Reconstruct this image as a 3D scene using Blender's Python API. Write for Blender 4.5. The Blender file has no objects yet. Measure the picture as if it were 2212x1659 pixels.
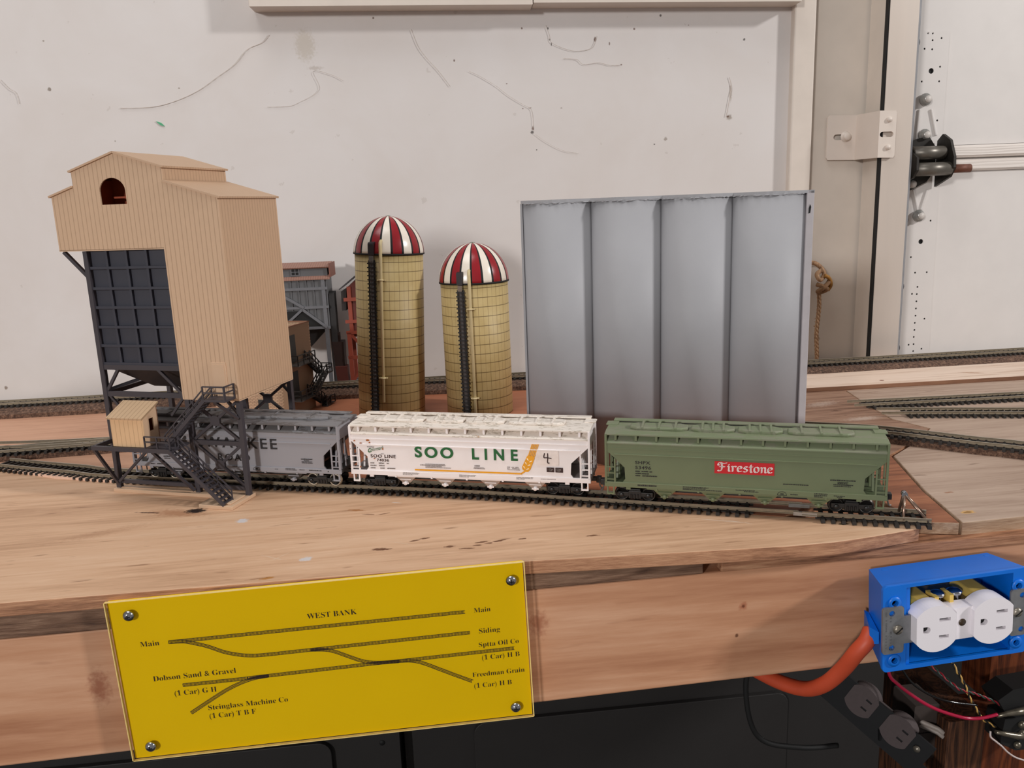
import bpy, bmesh, math, random
from mathutils import Vector, Matrix
from mathutils.geometry import tessellate_polygon
random.seed(7)
SC = bpy.context.scene
COL = SC.collection
MM = 0.001
PI = math.pi

# ------------------------------------------------------------------ camera, light, exposure
CAM_F, CAM_YAW, CAM_PITCH, CAM_ROLL, CAM_H = 1761.4863, 0.12111282, 0.21433067, -0.03742388, 218.8507
def make_camera():
    cy, sy = math.cos(CAM_YAW), math.sin(CAM_YAW)
    cp, sp = math.cos(CAM_PITCH), math.sin(CAM_PITCH)
    fwd = Vector((sy*cp, cy*cp, -sp)); right = Vector((cy, -sy, 0)); up = right.cross(fwd)
    cr, sr = math.cos(CAM_ROLL), math.sin(CAM_ROLL)
    r2 = cr*right + sr*up; u2 = -sr*right + cr*up
    cd = bpy.data.cameras.new('camera'); co = bpy.data.objects.new('camera', cd); COL.objects.link(co)
    cd.sensor_fit = 'HORIZONTAL'; cd.sensor_width = 36.0; cd.lens = CAM_F/2212*36.0
    cd.clip_start = 0.01; cd.clip_end = 50
    m = Matrix((( r2.x, u2.x, -fwd.x, 0), (r2.y, u2.y, -fwd.y, 0), (r2.z, u2.z, -fwd.z, CAM_H*MM), (0, 0, 0, 1)))
    co.matrix_world = m
    SC.camera = co
make_camera()
SC.view_settings.view_transform = 'Standard'
SC.view_settings.look = 'None'
SC.view_settings.gamma = 1.0
SC.view_settings.use_curve_mapping = False
SC.view_settings.exposure = 0.1
WORLD = bpy.data.worlds.new('garage_ambient'); SC.world = WORLD; WORLD.use_nodes = True
WORLD.node_tree.nodes['Background'].inputs[0].default_value = (1.0, 0.975, 0.96, 1)
WORLD.node_tree.nodes['Background'].inputs[1].default_value = 0.2
def area_light(name, loc, target, size, watts, colour):
    ld = bpy.data.lights.new(name, 'AREA'); ld.shape = 'SQUARE'; ld.size = size; ld.energy = watts; ld.color = colour
    lo = bpy.data.objects.new(name, ld); COL.objects.link(lo); lo.location = loc
    d = Vector(target) - Vector(loc); lo.rotation_euler = d.to_track_quat('-Z', 'Y').to_euler()
area_light('ceiling_lamp_light', (-3.25, -4.1, 1.42), (0, .85, .1), 0.50, 125, (1, .985, .97))
area_light('side_lamp_light', (3.6, -1.15, 2.0), (.2, .7, .05), 0.3, 95, (1, .985, .97))
area_light('overhead_fill_light', (-.5, .35, 2.3), (0, .75, 0), 1.1, 16, (1, .985, .97))  # added soft fill from above to brighten the plywood tops

# ------------------------------------------------------------------ colours and materials
def lin(c):
    c /= 255.0
    return c/12.92 if c <= .04045 else ((c+.055)/1.055)**2.4
def S(r, g, b, k=1.0):
    return tuple(min(1, lin(x)*k) for x in (r, g, b)) + (1,)
MATS = {}
def newmat(name):
    m = bpy.data.materials.new(name); m.use_nodes = True; MATS[name] = m
    nt = m.node_tree; b = nt.nodes['Principled BSDF']
    return m, nt, b
def N(nt, t, **kw):
    n = nt.nodes.new(t)
    for k, v in kw.items():
        setattr(n, k, v)
    return n
def math_n(nt, op, a, b=None, c=None):
    n = N(nt, 'ShaderNodeMath', operation=op)
    for i, x in enumerate((a, b, c)):
        if x is None: continue
        if hasattr(x, 'is_output'): nt.links.new(x, n.inputs[i])
        else: n.inputs[i].default_value = x
    return n.outputs[0]
def mixc(nt, fac, a, b):
    n = N(nt, 'ShaderNodeMix', data_type='RGBA')
    for i, x in ((0, fac), (6, a), (7, b)):
        if hasattr(x, 'is_output'): nt.links.new(x, n.inputs[i])
        else: n.inputs[i].default_value = x
    return n.outputs[2]
def coords(nt, scale=(1, 1, 1), loc=(0, 0, 0), rot=(0, 0, 0)):
    tc = N(nt, 'ShaderNodeTexCoord'); mp = N(nt, 'ShaderNodeMapping')
    nt.links.new(tc.outputs['Object'], mp.inputs[0])
    mp.inputs['Scale'].default_value = scale; mp.inputs['Location'].default_value = loc; mp.inputs['Rotation'].default_value = rot
    return mp.outputs[0]
def noise(nt, vec, scale, detail=4, rough=.55, dist=0):
    n = N(nt, 'ShaderNodeTexNoise'); nt.links.new(vec, n.inputs['Vector'])
    n.inputs['Scale'].default_value = scale; n.inputs['Detail'].default_value = detail
    n.inputs['Roughness'].default_value = rough; n.inputs['Distortion'].default_value = dist
    return n.outputs[0]
def ramp(nt, fac, stops):
    r = N(nt, 'ShaderNodeValToRGB'); nt.links.new(fac, r.inputs[0])
    e = r.color_ramp.elements
    while len(e) < len(stops): e.new(.5)
    for i, (p, c) in enumerate(stops):
        e[i].position = p; e[i].color = c if len(c) == 4 else tuple(c) + (1,)
    return r.outputs[0]
def bump(nt, b, h, strength=.3, dist=.0005):
    n = N(nt, 'ShaderNodeBump'); n.inputs['Strength'].default_value = strength; n.inputs['Distance'].default_value = dist
    nt.links.new(h, n.inputs['Height']); nt.links.new(n.outputs[0], b.inputs['Normal'])
def plain(name, col, rough=.5, metal=0, var=.06, vscale=300, spec=.5, bmp=0, bscale=2000):
    if name in MATS: return MATS[name]
    m, nt, b = newmat(name)
    b.inputs['Roughness'].default_value = rough; b.inputs['Metallic'].default_value = metal
    b.inputs['Specular IOR Level'].default_value = spec
    v = coords(nt)
    f = noise(nt, v, vscale)
    lo = tuple(c*(1-var) for c in col[:3]) + (1,); hi = tuple(min(1, c*(1+var)) for c in col[:3]) + (1,)
    nt.links.new(ramp(nt, f, [(.3, lo), (.7, hi)]), b.inputs['Base Color'])
    if bmp: bump(nt, b, noise(nt, v, bscale, 3), bmp, .0003)
    return m
def spots(nt, base, items):
    """items: (x,y,z centre in mm, rx, ry, rz in mm, rot about view axis handled by rz euler z / y, colour, strength)"""
    tc = N(nt, 'ShaderNodeTexCoord')
    nz = N(nt, 'ShaderNodeTexNoise'); nt.links.new(tc.outputs['Object'], nz.inputs['Vector'])
    nz.inputs['Scale'].default_value = 350; nz.inputs['Detail'].default_value = 3
    col = base
    for (c, r, rot, colr, st, soft) in items:
        mp = N(nt, 'ShaderNodeMapping', vector_type='TEXTURE'); nt.links.new(tc.outputs['Object'], mp.inputs[0])
        mp.inputs['Location'].default_value = [x*MM for x in c]; mp.inputs['Scale'].default_value = [x*MM for x in r]; mp.inputs['Rotation'].default_value = rot
        ln = N(nt, 'ShaderNodeVectorMath', operation='LENGTH'); nt.links.new(mp.outputs[0], ln.inputs[0])
        d = math_n(nt, 'ADD', ln.outputs['Value'], math_n(nt, 'MULTIPLY', math_n(nt, 'SUBTRACT', nz.outputs[0], .5), 1.2))
        f = N(nt, 'ShaderNodeMapRange', interpolation_type='SMOOTHSTEP'); nt.links.new(d, f.inputs[0])
        f.inputs[1].default_value = 1.0; f.inputs[2].default_value = 1.0-soft; f.inputs[3].default_value = 0; f.inputs[4].default_value = st
        col = mixc(nt, f.outputs[0], col, colr)
    return col
def wood(name, light, mid, dark, axis='X', rot=0, grain=1.0, rough=.6, streak=.5, spot=None, fleck=0, blotch=.35, bmp=.25, pos=(.28, .5, .74)):
    if name in MATS: return MATS[name]
    m, nt, b = newmat(name)
    b.inputs['Roughness'].default_value = rough; b.inputs['Specular IOR Level'].default_value = .3
    st = {'X': (.07, 1, 1), 'Y': (1, .07, 1), 'Z': (1, 1, .07)}[axis]
    v = coords(nt, scale=st, rot=(0, 0, rot))
    warp = noise(nt, v, 22*grain, 3, .5, .6)
    big = math_n(nt, 'FRACT', math_n(nt, 'MULTIPLY', warp, 7.0))
    ring = math_n(nt, 'ABSOLUTE', math_n(nt, 'SUBTRACT', big, .5))
    fine = noise(nt, v, 420*grain, 5, .65)
    soft = noise(nt, coords(nt, scale=tuple(.5+.5*x for x in st)), 9*grain, 3, .5, .4)
    h = math_n(nt, 'ADD', math_n(nt, 'MULTIPLY', fine, .5), math_n(nt, 'ADD', math_n(nt, 'MULTIPLY', ring, streak), math_n(nt, 'MULTIPLY', soft, blotch)))
    h = math_n(nt, 'MULTIPLY', h, 1/(.5 + streak*.5 + blotch*1.0))
    c = ramp(nt, h, [(pos[0], dark), (pos[1], mid), (pos[2], light)])
    if fleck:
        fv = coords(nt, scale=tuple(1 if q == 1 else .16 for q in st), rot=(0, 0, rot))
        fl = noise(nt, fv, 240*grain, 2, .6); pl = noise(nt, fv, 130*grain, 3, .6)
        fm = N(nt, 'ShaderNodeMapRange'); nt.links.new(fl, fm.inputs[0]); fm.inputs[1].default_value = .66; fm.inputs[2].default_value = .74; fm.inputs[4].default_value = fleck
        pm = N(nt, 'ShaderNodeMapRange'); nt.links.new(pl, pm.inputs[0]); pm.inputs[1].default_value = .62; pm.inputs[2].default_value = .76; pm.inputs[4].default_value = fleck*.6
        c = mixc(nt, fm.outputs[0], c, tuple(x*.75 for x in dark[:3])+(1,))
        c = mixc(nt, pm.outputs[0], c, tuple(min(1, x*1.15) for x in light[:3])+(1,))
    if spot: c = spots(nt, c, spot)
    nt.links.new(c, b.inputs['Base Color'])
    bump(nt, b, fine, bmp, .0006)
    return m
def clad(name, col, line, axis, step, width=.16, rough=.55, dip=.35):
    """vertical board siding: thin dark grooves every step mm along the local axis"""
    if name in MATS: return MATS[name]
    m, nt, b = newmat(name); b.inputs['Roughness'].default_value = rough; b.inputs['Specular IOR Level'].default_value = .35
    tc = N(nt, 'ShaderNodeTexCoord'); sp = N(nt, 'ShaderNodeSeparateXYZ'); nt.links.new(tc.outputs['Object'], sp.inputs[0])
    x = math_n(nt, 'FRACT', math_n(nt, 'DIVIDE', sp.outputs['XYZ'.index(axis)], step*MM))
    g = math_n(nt, 'LESS_THAN', x, width)
    nz = noise(nt, coords(nt), 160, 3)
    base = ramp(nt, nz, [(.3, tuple(c*.96 for c in col[:3])), (.7, col)])
    nt.links.new(mixc(nt, math_n(nt, 'MULTIPLY', g, dip), base, line), b.inputs['Base Color'])
    bump(nt, b, math_n(nt, 'SUBTRACT', 1.0, g), .5, .0004)
    return m

# ------------------------------------------------------------------ mesh builder (millimetres, local axes)
class MB:
    def __init__(s): s.bm = bmesh.new()
    def face(s, pts, mi=0, smooth=False):
        try:
            f = s.bm.faces.new([s.bm.verts.new(p) for p in pts]); f.material_index = mi; f.smooth = smooth
        except ValueError: pass
        return s
    def hexa(s, P, mi=0):
        v = [s.bm.verts.new(p) for p in P]      # 0-3 bottom ring, 4-7 top ring
        for q in ((3, 2, 1, 0), (4, 5, 6, 7), (0, 1, 5, 4), (1, 2, 6, 5), (2, 3, 7, 6), (3, 0, 4, 7)):
            f = s.bm.faces.new([v[i] for i in q]); f.material_index = mi
        return s
    def box(s, x0, x1, y0, y1, z0, z1, mi=0):
        return s.hexa([(x0, y0, z0), (x1, y0, z0), (x1, y1, z0), (x0, y1, z0), (x0, y0, z1), (x1, y0, z1), (x1, y1, z1), (x0, y1, z1)], mi)
    def bar(s, p, q, w=2, h=2, up=(0, 0, 1), mi=0):
        p, q = Vector(p), Vector(q); d = (q-p).normalized(); u = Vector(up)
        a = d.cross(u)
        if a.length < 1e-4: a = d.cross(Vector((0, 1, 0)))
        a.normalize(); c = a.cross(d).normalized(); a *= w/2; c *= h/2
        return s.hexa([p-a-c, p+a-c, p+a+c, p-a+c, q-a-c, q+a-c, q+a+c, q-a+c], mi)
    def tube(s, pts, r, n=10, mi=0, cap=True):
        pts = [Vector(p) for p in pts]; rings = []; prev = None
        for i, p in enumerate(pts):
            d = (pts[min(i+1, len(pts)-1)] - pts[max(i-1, 0)]).normalized()
            a = prev if prev is not None else (Vector((0, 0, 1)) if abs(d.z) < .9 else Vector((1, 0, 0)))
            a = (a - d*a.dot(d)).normalized(); prev = a; b = d.cross(a)
            rr = r[i] if isinstance(r, (list, tuple)) else r
            rings.append([s.bm.verts.new(p + (a*math.cos(2*PI*k/n) + b*math.sin(2*PI*k/n))*rr) for k in range(n)])
        for A, B in zip(rings, rings[1:]):
            for k in range(n):
                f = s.bm.faces.new((A[k], A[(k+1) % n], B[(k+1) % n], B[k])); f.smooth = True; f.material_index = mi
        if cap:
            f = s.bm.faces.new(rings[0][::-1]); f.material_index = mi
            f = s.bm.faces.new(rings[-1]); f.material_index = mi
        return s
    def lathe(s, prof, n=32, c=(0, 0, 0), axis='Z', mi=0, a0=0, a1=2*PI, smooth=True, mif=None):
        full = abs(a1-a0-2*PI) < 1e-6; cnt = n if full else n+1; rings = []
        for r, z in prof:
            ring = []
            for k in range(cnt):
                t = a0+(a1-a0)*k/n; x, y = r*math.cos(t), r*math.sin(t)
                p = {'Z': (x, y, z), 'Y': (x, z, y), 'X': (z, x, y)}[axis]
                ring.append(s.bm.verts.new((p[0]+c[0], p[1]+c[1], p[2]+c[2])))
            rings.append(ring)
        for j, (A, B) in enumerate(zip(rings, rings[1:])):
            for k in range(n):
                f = s.bm.faces.new((A[k], A[(k+1) % cnt], B[(k+1) % cnt], B[k])); f.smooth = smooth
                f.material_index = mif(k, j) if mif else mi
        return s
    def poly(s, outer, holes=(), fn=lambda x, y, t: (x, y, t), t0=0, t1=1, mi=0, side=None):
        """extrude a 2-D outline with holes from t0 to t1; fn maps (x, y, t) to 3-D"""
        loops = [list(outer)] + [list(h) for h in holes]
        tri = tessellate_polygon([[Vector((p[0], p[1], 0)) for p in l] for l in loops])
        flat = [p for l in loops for p in l]
        lo = [s.bm.verts.new(fn(p[0], p[1], t0)) for p in flat]; hi = [s.bm.verts.new(fn(p[0], p[1], t1)) for p in flat]
        for t in tri:
            for vs in ([lo[i] for i in t], [hi[i] for i in t][::-1]):
                try: f = s.bm.faces.new(vs); f.material_index = mi
                except ValueError: pass
        o = 0
        for l in loops:
            n = len(l)
            for i in range(n):
                a, b = o+i, o+(i+1) % n
                f = s.bm.faces.new((lo[a], lo[b], hi[b], hi[a])); f.material_index = mi if side is None else side
            o += n
        return s
    def sweep(s, prof, path, mi=0, off=0):
        """closed profile of (n, z) pairs along a path of (x, y, z); n is to the left of travel"""
        path = [Vector(p) for p in path]; rings = []
        for i, p in enumerate(path):
            d = path[min(i+1, len(path)-1)] - path[max(i-1, 0)]; d.z = 0; d.normalize(); nn = Vector((-d.y, d.x, 0))
            rings.append([s.bm.verts.new(p + nn*(a+off) + Vector((0, 0, z))) for a, z in prof])
        n = len(prof)
        for A, B in zip(rings, rings[1:]):
            for k in range(n):
                f = s.bm.faces.new((A[k], A[(k+1) % n], B[(k+1) % n], B[k])); f.material_index = mi(k) if callable(mi) else mi
        s.bm.faces.new(rings[0][::-1]); s.bm.faces.new(rings[-1])
        return s
    def xf(s, M):
        bmesh.ops.transform(s.bm, matrix=M, verts=s.bm.verts[:]); return s
    def build(s, name, mats, parent=None, loc=None, rot=None, bevel=0, seg=2, weld=False):
        if weld: bmesh.ops.remove_doubles(s.bm, verts=s.bm.verts[:], dist=1e-4)
        bmesh.ops.recalc_face_normals(s.bm, faces=s.bm.faces[:])
        bmesh.ops.scale(s.bm, vec=(MM, MM, MM), verts=s.bm.verts[:])
        me = bpy.data.meshes.new(name); s.bm.to_mesh(me); s.bm.free()
        for m in (mats if isinstance(mats, (list, tuple)) else [mats]): me.materials.append(m)
        o = bpy.data.objects.new(name, me); COL.objects.link(o)
        if parent is not None: o.parent = parent
        if loc is not None: o.location = [x*MM for x in loc]
        if rot is not None: o.rotation_euler = rot
        if bevel:
            bv = o.modifiers.new('bevel', 'BEVEL'); bv.width = bevel*MM; bv.segments = seg; bv.limit_method = 'ANGLE'; bv.angle_limit = math.radians(40)
        return o
def tag(o, label, cat, group=None):
    o['label'] = label; o['category'] = cat
    if group: o['group'] = group
    return o
def thing(name, label, cat, loc, rot=(0, 0, 0), group=None):
    o = bpy.data.objects.new(name, None); COL.objects.link(o); o.empty_display_size = .02
    o.location = [x*MM for x in loc]; o.rotation_euler = rot
    return tag(o, label, cat, group)
def structure(o): o['kind'] = 'structure'; return o
def copy_tree(o, parent=None):
    c = o.copy(); COL.objects.link(c)
    if parent is not None: c.parent = parent
    for ch in [x for x in COL.objects if x.parent == o]: copy_tree(ch, c)
    return c
def serif(t):
    r = ''
    for ch in t:
        if 'A' <= ch <= 'Z': r += chr(0x1D400+ord(ch)-65)
        elif 'a' <= ch <= 'z': r += chr(0x1D41A+ord(ch)-97)
        elif ch.isdigit(): r += chr(0x1D7CE+ord(ch)-48)
        else: r += ch
    return r
def text(name, body, mat, parent, x, y, z, width=None, height=None, rot=(PI/2, 0, 0), off=0, space=1.0, thick=.06, caps=None):
    """flat lettering as a mesh; x,y,z is the left end of the baseline in mm, width/cap height in mm"""
    cu = bpy.data.curves.new('lettering_curve', 'FONT'); cu.body = body; cu.size = 1; cu.offset = off; cu.space_character = space; cu.resolution_u = 6
    to = bpy.data.objects.new('lettering_curve', cu); COL.objects.link(to)
    bpy.context.view_layer.update()
    me = bpy.data.meshes.new_from_object(to.evaluated_get(bpy.context.evaluated_depsgraph_get()))
    bpy.data.objects.remove(to); bpy.data.curves.remove(cu)
    xs = [v.co.x for v in me.vertices]; ys = [v.co.y for v in me.vertices]
    x0, w = min(xs), max(xs)-min(xs); capy = caps if caps else max(ys)
    sx = width/w if width else None; sy = height/capy if height else None
    if sx is None: sx = sy
    if sy is None: sy = sx
    for v in me.vertices: v.co = Vector(((v.co.x-x0)*sx*MM, v.co.y*sy*MM, 0))
    me.materials.clear(); me.materials.append(mat); me.name = name
    o = bpy.data.objects.new(name, me); COL.objects.link(o); o.parent = parent
    o.location = (x*MM, y*MM, z*MM); o.rotation_euler = rot
    return o
def catmull(P, n=8):
    P = [Vector(p) for p in P]; out = []
    for i in range(len(P)-1):
        a, b, c, d = P[max(i-1, 0)], P[i], P[i+1], P[min(i+2, len(P)-1)]
        for k in range(n):
            t = k/n
            out.append(.5*((2*b)+(c-a)*t+(2*a-5*b+4*c-d)*t*t+(3*b-a-3*c+d)*t**3))
    out.append(P[-1]); return out
def resample(P, step):
    P = [Vector(p) for p in P]; out = [P[0].copy()]; acc = 0
    for a, b in zip(P, P[1:]):
        L = (b-a).length
        if L < 1e-6: continue
        t = step-acc
        while t <= L: out.append(a+(b-a)*(t/L)); t += step
        acc = L-(t-step)
    return out
def spline_len(P): return sum((Vector(b)-Vector(a)).length for a, b in zip(P, P[1:]))
class Frame:
    def __init__(s, X, Y, a): s.X, s.Y, s.a = X, Y, a; s.c, s.s = math.cos(a), math.sin(a)
    def w(s, u, v, z=0): return (s.X+s.c*u-s.s*v, s.Y+s.s*u+s.c*v, z)

# shared materials
WHITEWALL = None
black_pl = plain('black_plastic', S(28, 25, 24), .45)
dark_steel = plain('dark_painted_metal', S(40, 38, 44), .6)
near_black = plain('matte_black', S(12, 11, 11), .7)
steel = plain('zinc_steel', S(168, 166, 162), .3, .55, .1)
chrome = plain('polished_screw_metal', S(190, 190, 195), .15, 1, .04)
rail_m = plain('nickel_silver_rail', S(186, 176, 160), .4, .45, .1)
tie_m = plain('dark_brown_tie_plastic', S(40, 33, 28), .75)
exec_parts = []

# ------------------------------------------------------------------ the setting: walls, floor, trim, garage door
WALLF = Frame(0, 1105, -.06)
def wallroot(o): o.location = (0, 1105*MM, 0); o.rotation_euler = (0, 0, -.06); return o
def wall_material():
    m, nt, b = newmat('white_painted_wall'); b.inputs['Roughness'].default_value = .55; b.inputs['Specular IOR Level'].default_value = .3
    n1 = noise(nt, coords(nt), 6, 4, .6, .4); n2 = noise(nt, coords(nt), 55, 4, .6)
    c = ramp(nt, n1, [(.3, S(196, 189, 185, 1.17)), (.7, S(202, 197, 195, 1.17))])
    c = mixc(nt, math_n(nt, 'MULTIPLY', math_n(nt, 'GREATER_THAN', n2, .69), .25), c, S(170, 158, 148))
    sp = []
    dk, br, gy = S(45, 36, 32), S(95, 62, 45), S(150, 138, 128)
    big = [(173.5, 317.3, 2, 4, br), (172.5, 312, 2.6, 3, dk), (341.6, 450.4, 1.6, 2, dk), (198.3, 424.7, 1.4, 1.6, dk), (200.3, 419, .8, 3, dk), (196.5, 438.1, 1.2, 1.8, dk), (163.2, 439.2, 1.4, 1.8, br), (307.5, 435, 2, 1.6, br), (451.6, 419.1, 2, 2, dk), (256.9, 423.7, 2.2, 4, br), (275.2, 418.2, 1.3, 3, br), (290.2, 392.1, 1.8, 1.2, br), (333.6, 292, 1.5, 1.4, dk), (177.5, 289.9, 1.2, 1.2, dk), (161.2, 342, 1.2, 1.2, br), (170.3, 342.4, 2.5, 1, br), (433.7, 323.2, 5, 4.5, gy), (432, 324, 2, 1.5, br), (348.6, 298.3, 3, 3, gy), (141.5, 372.9, 1.6, 1, br), (211.3, 341.2, 2, .9, br), (378.2, 438, 1.3, 1, br), (-425.8, 437.9, 1.8, 1.5, gy), (-427, 381.6, 3, 3.4, S(120, 105, 90)), (-269.9, 378.7, 1.8, 1.2, gy), (-356.4, 317.6, 1.2, 1.2, gy), (-22.7, 455.4, 1.8, 1.8, br), (75.6, 402.9, 1.4, 2.2, br), (-540, 7.7, 3, 3, S(120, 100, 85)), (-166, 192.1, 1.4, 1.4, dk), (-165.4, 174.1, 2.5, 3, gy), (-110, 425, 16, 24, S(185, 174, 158)), (435, 355, 2.5, 14, S(172, 160, 150)), (-100, 398, 12, 3, S(172, 160, 150))]
    for x, z, rx, rz, c2 in big: sp.append(((x, 0, z), (rx, 30, rz), (0, 0, 0), c2, .8 if rx < 8 else .5, .6))
    nt.links.new(spots(nt, c, sp), b.inputs['Base Color'])
    bump(nt, b, noise(nt, coords(nt), 90, 4), .12, .001)
    return m
WALLM = wall_material()
trim_m = plain('cream_painted_trim', S(196, 185, 175, 1.2), .5, 0, .03, 40)
jamb_m = plain('grey_cream_door_jamb', S(198, 187, 176, 1.15), .6, 0, .06, 14)
floor_m = plain('dark_concrete_floor', S(50, 46, 43), .8)
structure(tag(wallroot(MB().box(-1250, 513, 0, 20, -900, 700).build('wall_back', WALLM)), 'white painted garage wall with cobwebs and dirt specks behind the layout', 'wall'))
structure(tag(wallroot(MB().box(541, 637, 3, 23, -900, 700).build('wall_right', jamb_m)), 'grey cream door jamb strip between the trim board and the steel track', 'wall'))
structure(tag(MB().box(-1600, 1700, -400, 1700, -920, -900).build('floor', floor_m), 'dark concrete garage floor under the bench', 'floor'))
structure(tag(wallroot(MB().poly([(-168, 465), (175, 460), (175, 520), (-168, 520)], fn=lambda x, z, t: (x, t, z), t0=-30, t1=0).build('trim_1', trim_m, bevel=1)), 'left length of white ledge board along the top of the wall', 'trim'))
structure(tag(wallroot(MB().poly([(176, 462), (514, 456.5), (514, 520), (176, 520)], fn=lambda x, z, t: (x, t, z), t0=-30, t1=0).build('trim_2', trim_m, bevel=1)), 'right length of white ledge board along the top of the wall', 'trim'))
structure(tag(wallroot(MB().box(513, 541.5, -12, 12, -900, 700).build('trim_3', trim_m, bevel=2)), 'white vertical trim board at the right end of the wall', 'trim'))

web_m = plain('dusty_cobweb', S(192, 182, 174, 1.12), .9)
def cobweb(pts, label, r=.55):
    P = catmull([(u, -1.2, z) for u, z in pts], 6)
    rr = [r*.55*(.35+.65*abs(math.sin(i*1.7))) for i in range(len(P))]
    tag(wallroot(MB().tube(P, rr, 5).build('cobweb', web_m)), label, 'cobweb', 'cobwebs on the white wall')
cobweb([(-152.4, 438.7), (-161.8, 429.6), (-180.9, 421.9), (-198.3, 404.8), (-221.1, 390.4), (-246.9, 374.7), (-276.6, 363.1), (-305.6, 357.1), (-345.1, 356.8)], 'longest grey cobweb strand curving down the wall above the tan tower', .8)
cobweb([(23.2, 441.4), (30.6, 420.9), (40, 407), (55, 390), (68.7, 371.6)], 'slanting cobweb strand high on the wall above the left silo', .6)
cobweb([(-483.7, 394.6), (-474.5, 383.6), (-467.2, 378), (-465, 365.7)], 'short hooked cobweb strand at the far left of the wall', .6)
cobweb([(-163.7, 353), (-139.2, 353.1), (-126, 356.1), (-97.2, 371.9), (-102.5, 394.1), (-79.9, 389.4), (-66.1, 382.2)], 'kinked cobweb strand on the wall right of the tan tower roof', .45)
cobweb([(93.5, 389.3), (107.1, 382.9), (128, 370.1), (142.6, 358.5), (161.7, 346.6), (172.3, 339.1), (173.8, 316.2)], 'cobweb strand running down to the brown insect above the grey silo block', .5)
cobweb([(215.2, 401.3), (232.5, 399.9), (241.1, 393.6), (260.6, 395.1), (275.8, 391.7), (290, 391.7)], 'level cobweb strand ending in a brown speck high above the grey silo block', .55)
cobweb([(193.7, 441.9), (197.7, 429.9), (200.6, 420.8), (219.8, 412.3), (234.9, 409.9), (252.2, 413.5), (258.9, 427.5)], 'sagging U shaped cobweb strand just under the ledge board', .55)
cobweb([(432.3, 373.3), (435.9, 360.7), (433.9, 350.4), (430.9, 333.7), (428.8, 323.3)], 'vertical cobweb strand left of the white trim board', .8)
cobweb([(175.8, 309.9), (190.8, 298.9), (212.6, 287.7), (232.4, 283.9)], 'thin cobweb strand below the brown insect on the wall', .4)
green_m = plain('green_chip', S(60, 160, 110), .5)
tag(wallroot(MB().poly([(-303, 340), (-297, 338), (-293, 333.5), (-298, 335)], fn=lambda x, z, t: (x, t, z), t0=-1.2, t1=0).build('paint_chip', green_m)), 'tiny green chip stuck on the wall above the tan tower', 'chip')

# garage door
door_m = plain('white_steel_door_panel', S(205, 199, 195, 1.18), .45, 0, .02, 30)
def rib_material():
    m, nt, b = newmat('embossed_door_rib'); b.inputs['Roughness'].default_value = .4
    b.inputs['Base Color'].default_value = S(207, 198, 191, 1.2)
    w = N(nt, 'ShaderNodeTexWave', wave_type='BANDS', bands_direction='Z'); nt.links.new(coords(nt, scale=(.12, 1, 1), rot=(0, .05, 0)), w.inputs[0])
    w.inputs['Scale'].default_value = 90; w.inputs['Distortion'].default_value = 6; w.inputs['Detail'].default_value = 3
    bump(nt, b, w.outputs[1], .25, .0008); return m
rib_m = rib_material()
dr = bpy.data.objects.new('door_1', None); COL.objects.link(dr); wallroot(dr); tag(dr, 'white steel sectional garage door at the right edge', 'door'); structure(dr)
p = MB().box(640, 1150, 18, 40, -900, 243, 0).box(640, 1150, 18, 40, 279, 700, 0).box(640, 1150, 24, 40, 243, 279, 0)
p.build('door_panel', door_m, dr)
def ribbar(z0, z1):
    return MB().poly([(16, z0), (13, z0+3), (13, z1-3), (18, z1), (26, z1), (26, z0)], fn=lambda y, z, t: (t, y, z), t0=742, t1=1150)
ribbar(262, 278.5).build('door_rib', rib_m, dr); ribbar(243.5, 259.5).build('door_rib', rib_m, dr)
def circ(x, y, r, n=14): return [(x+r*math.cos(2*PI*k/n), y+r*math.sin(2*PI*k/n)) for k in range(n)]
HOLES = [(706.7, 423.8), (713.3, 423.4), (725.8, 417.1), (713.6, 414.7), (703.3, 404.3), (713.9, 403.3), (726.5, 381), (702.4, 362.8), (726.7, 362.4), (728.5, 178), (703.7, 128.5), (711.3, 106.5), (728.4, 106.4), (716.2, 86.1), (708.9, 76.5), (716, 75.9), (716.1, 65.6), (716.2, 55.4), (716.3, 45.1), (716, 34.7), (729.8, 40.1), (716.1, 24.4), (715.9, 14.3), (716.3, 3.8), (708.9, 3.2), (728.5, -3.5), (716.4, -6.4), (727.9, 311.9)]
hp = [circ(x, z, 1.35, 10) for x, z in HOLES] + [circ(714.5, 376, 3.6, 18), circ(716.4, 149.7, 3.4, 18)]
stl = MB()
stl.poly([(672, -40), (741, -40), (737, 243), (737, 425), (700, 426), (698, 700), (672, 700)], hp, fn=lambda x, z, t: (x, t, z), t0=15.2, t1=16.4)
stl.build('perforated_stile', door_m, dr)
MB().box(672, 736, 17.2, 17.9, -45, 424).build('stile_backing', near_black, dr)
for zz in (410.6, 181.1, 89.3, 2.0):
    o = MB().lathe([(0, 0), (8.2, 0), (9, -2), (9, -6), (0, -6)], 20, (680, 8, zz), 'Y').build('track_roller', dark_steel, dr)
# raised V ribs of the pressed stile
for a, b2 in (((701.5, 327), (699.5, 286)), ((717.5, 327), (727, 292)), ((700.6, 221.5), (707.9, 193.3)), ((719.9, 220.8), (712.6, 193.1))):
    MB().bar((a[0], 14.2, a[1]), (b2[0], 14.2, b2[1]), 3, 3, (0, 1, 0)).build('pressed_rib', door_m, dr, bevel=1)

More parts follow.
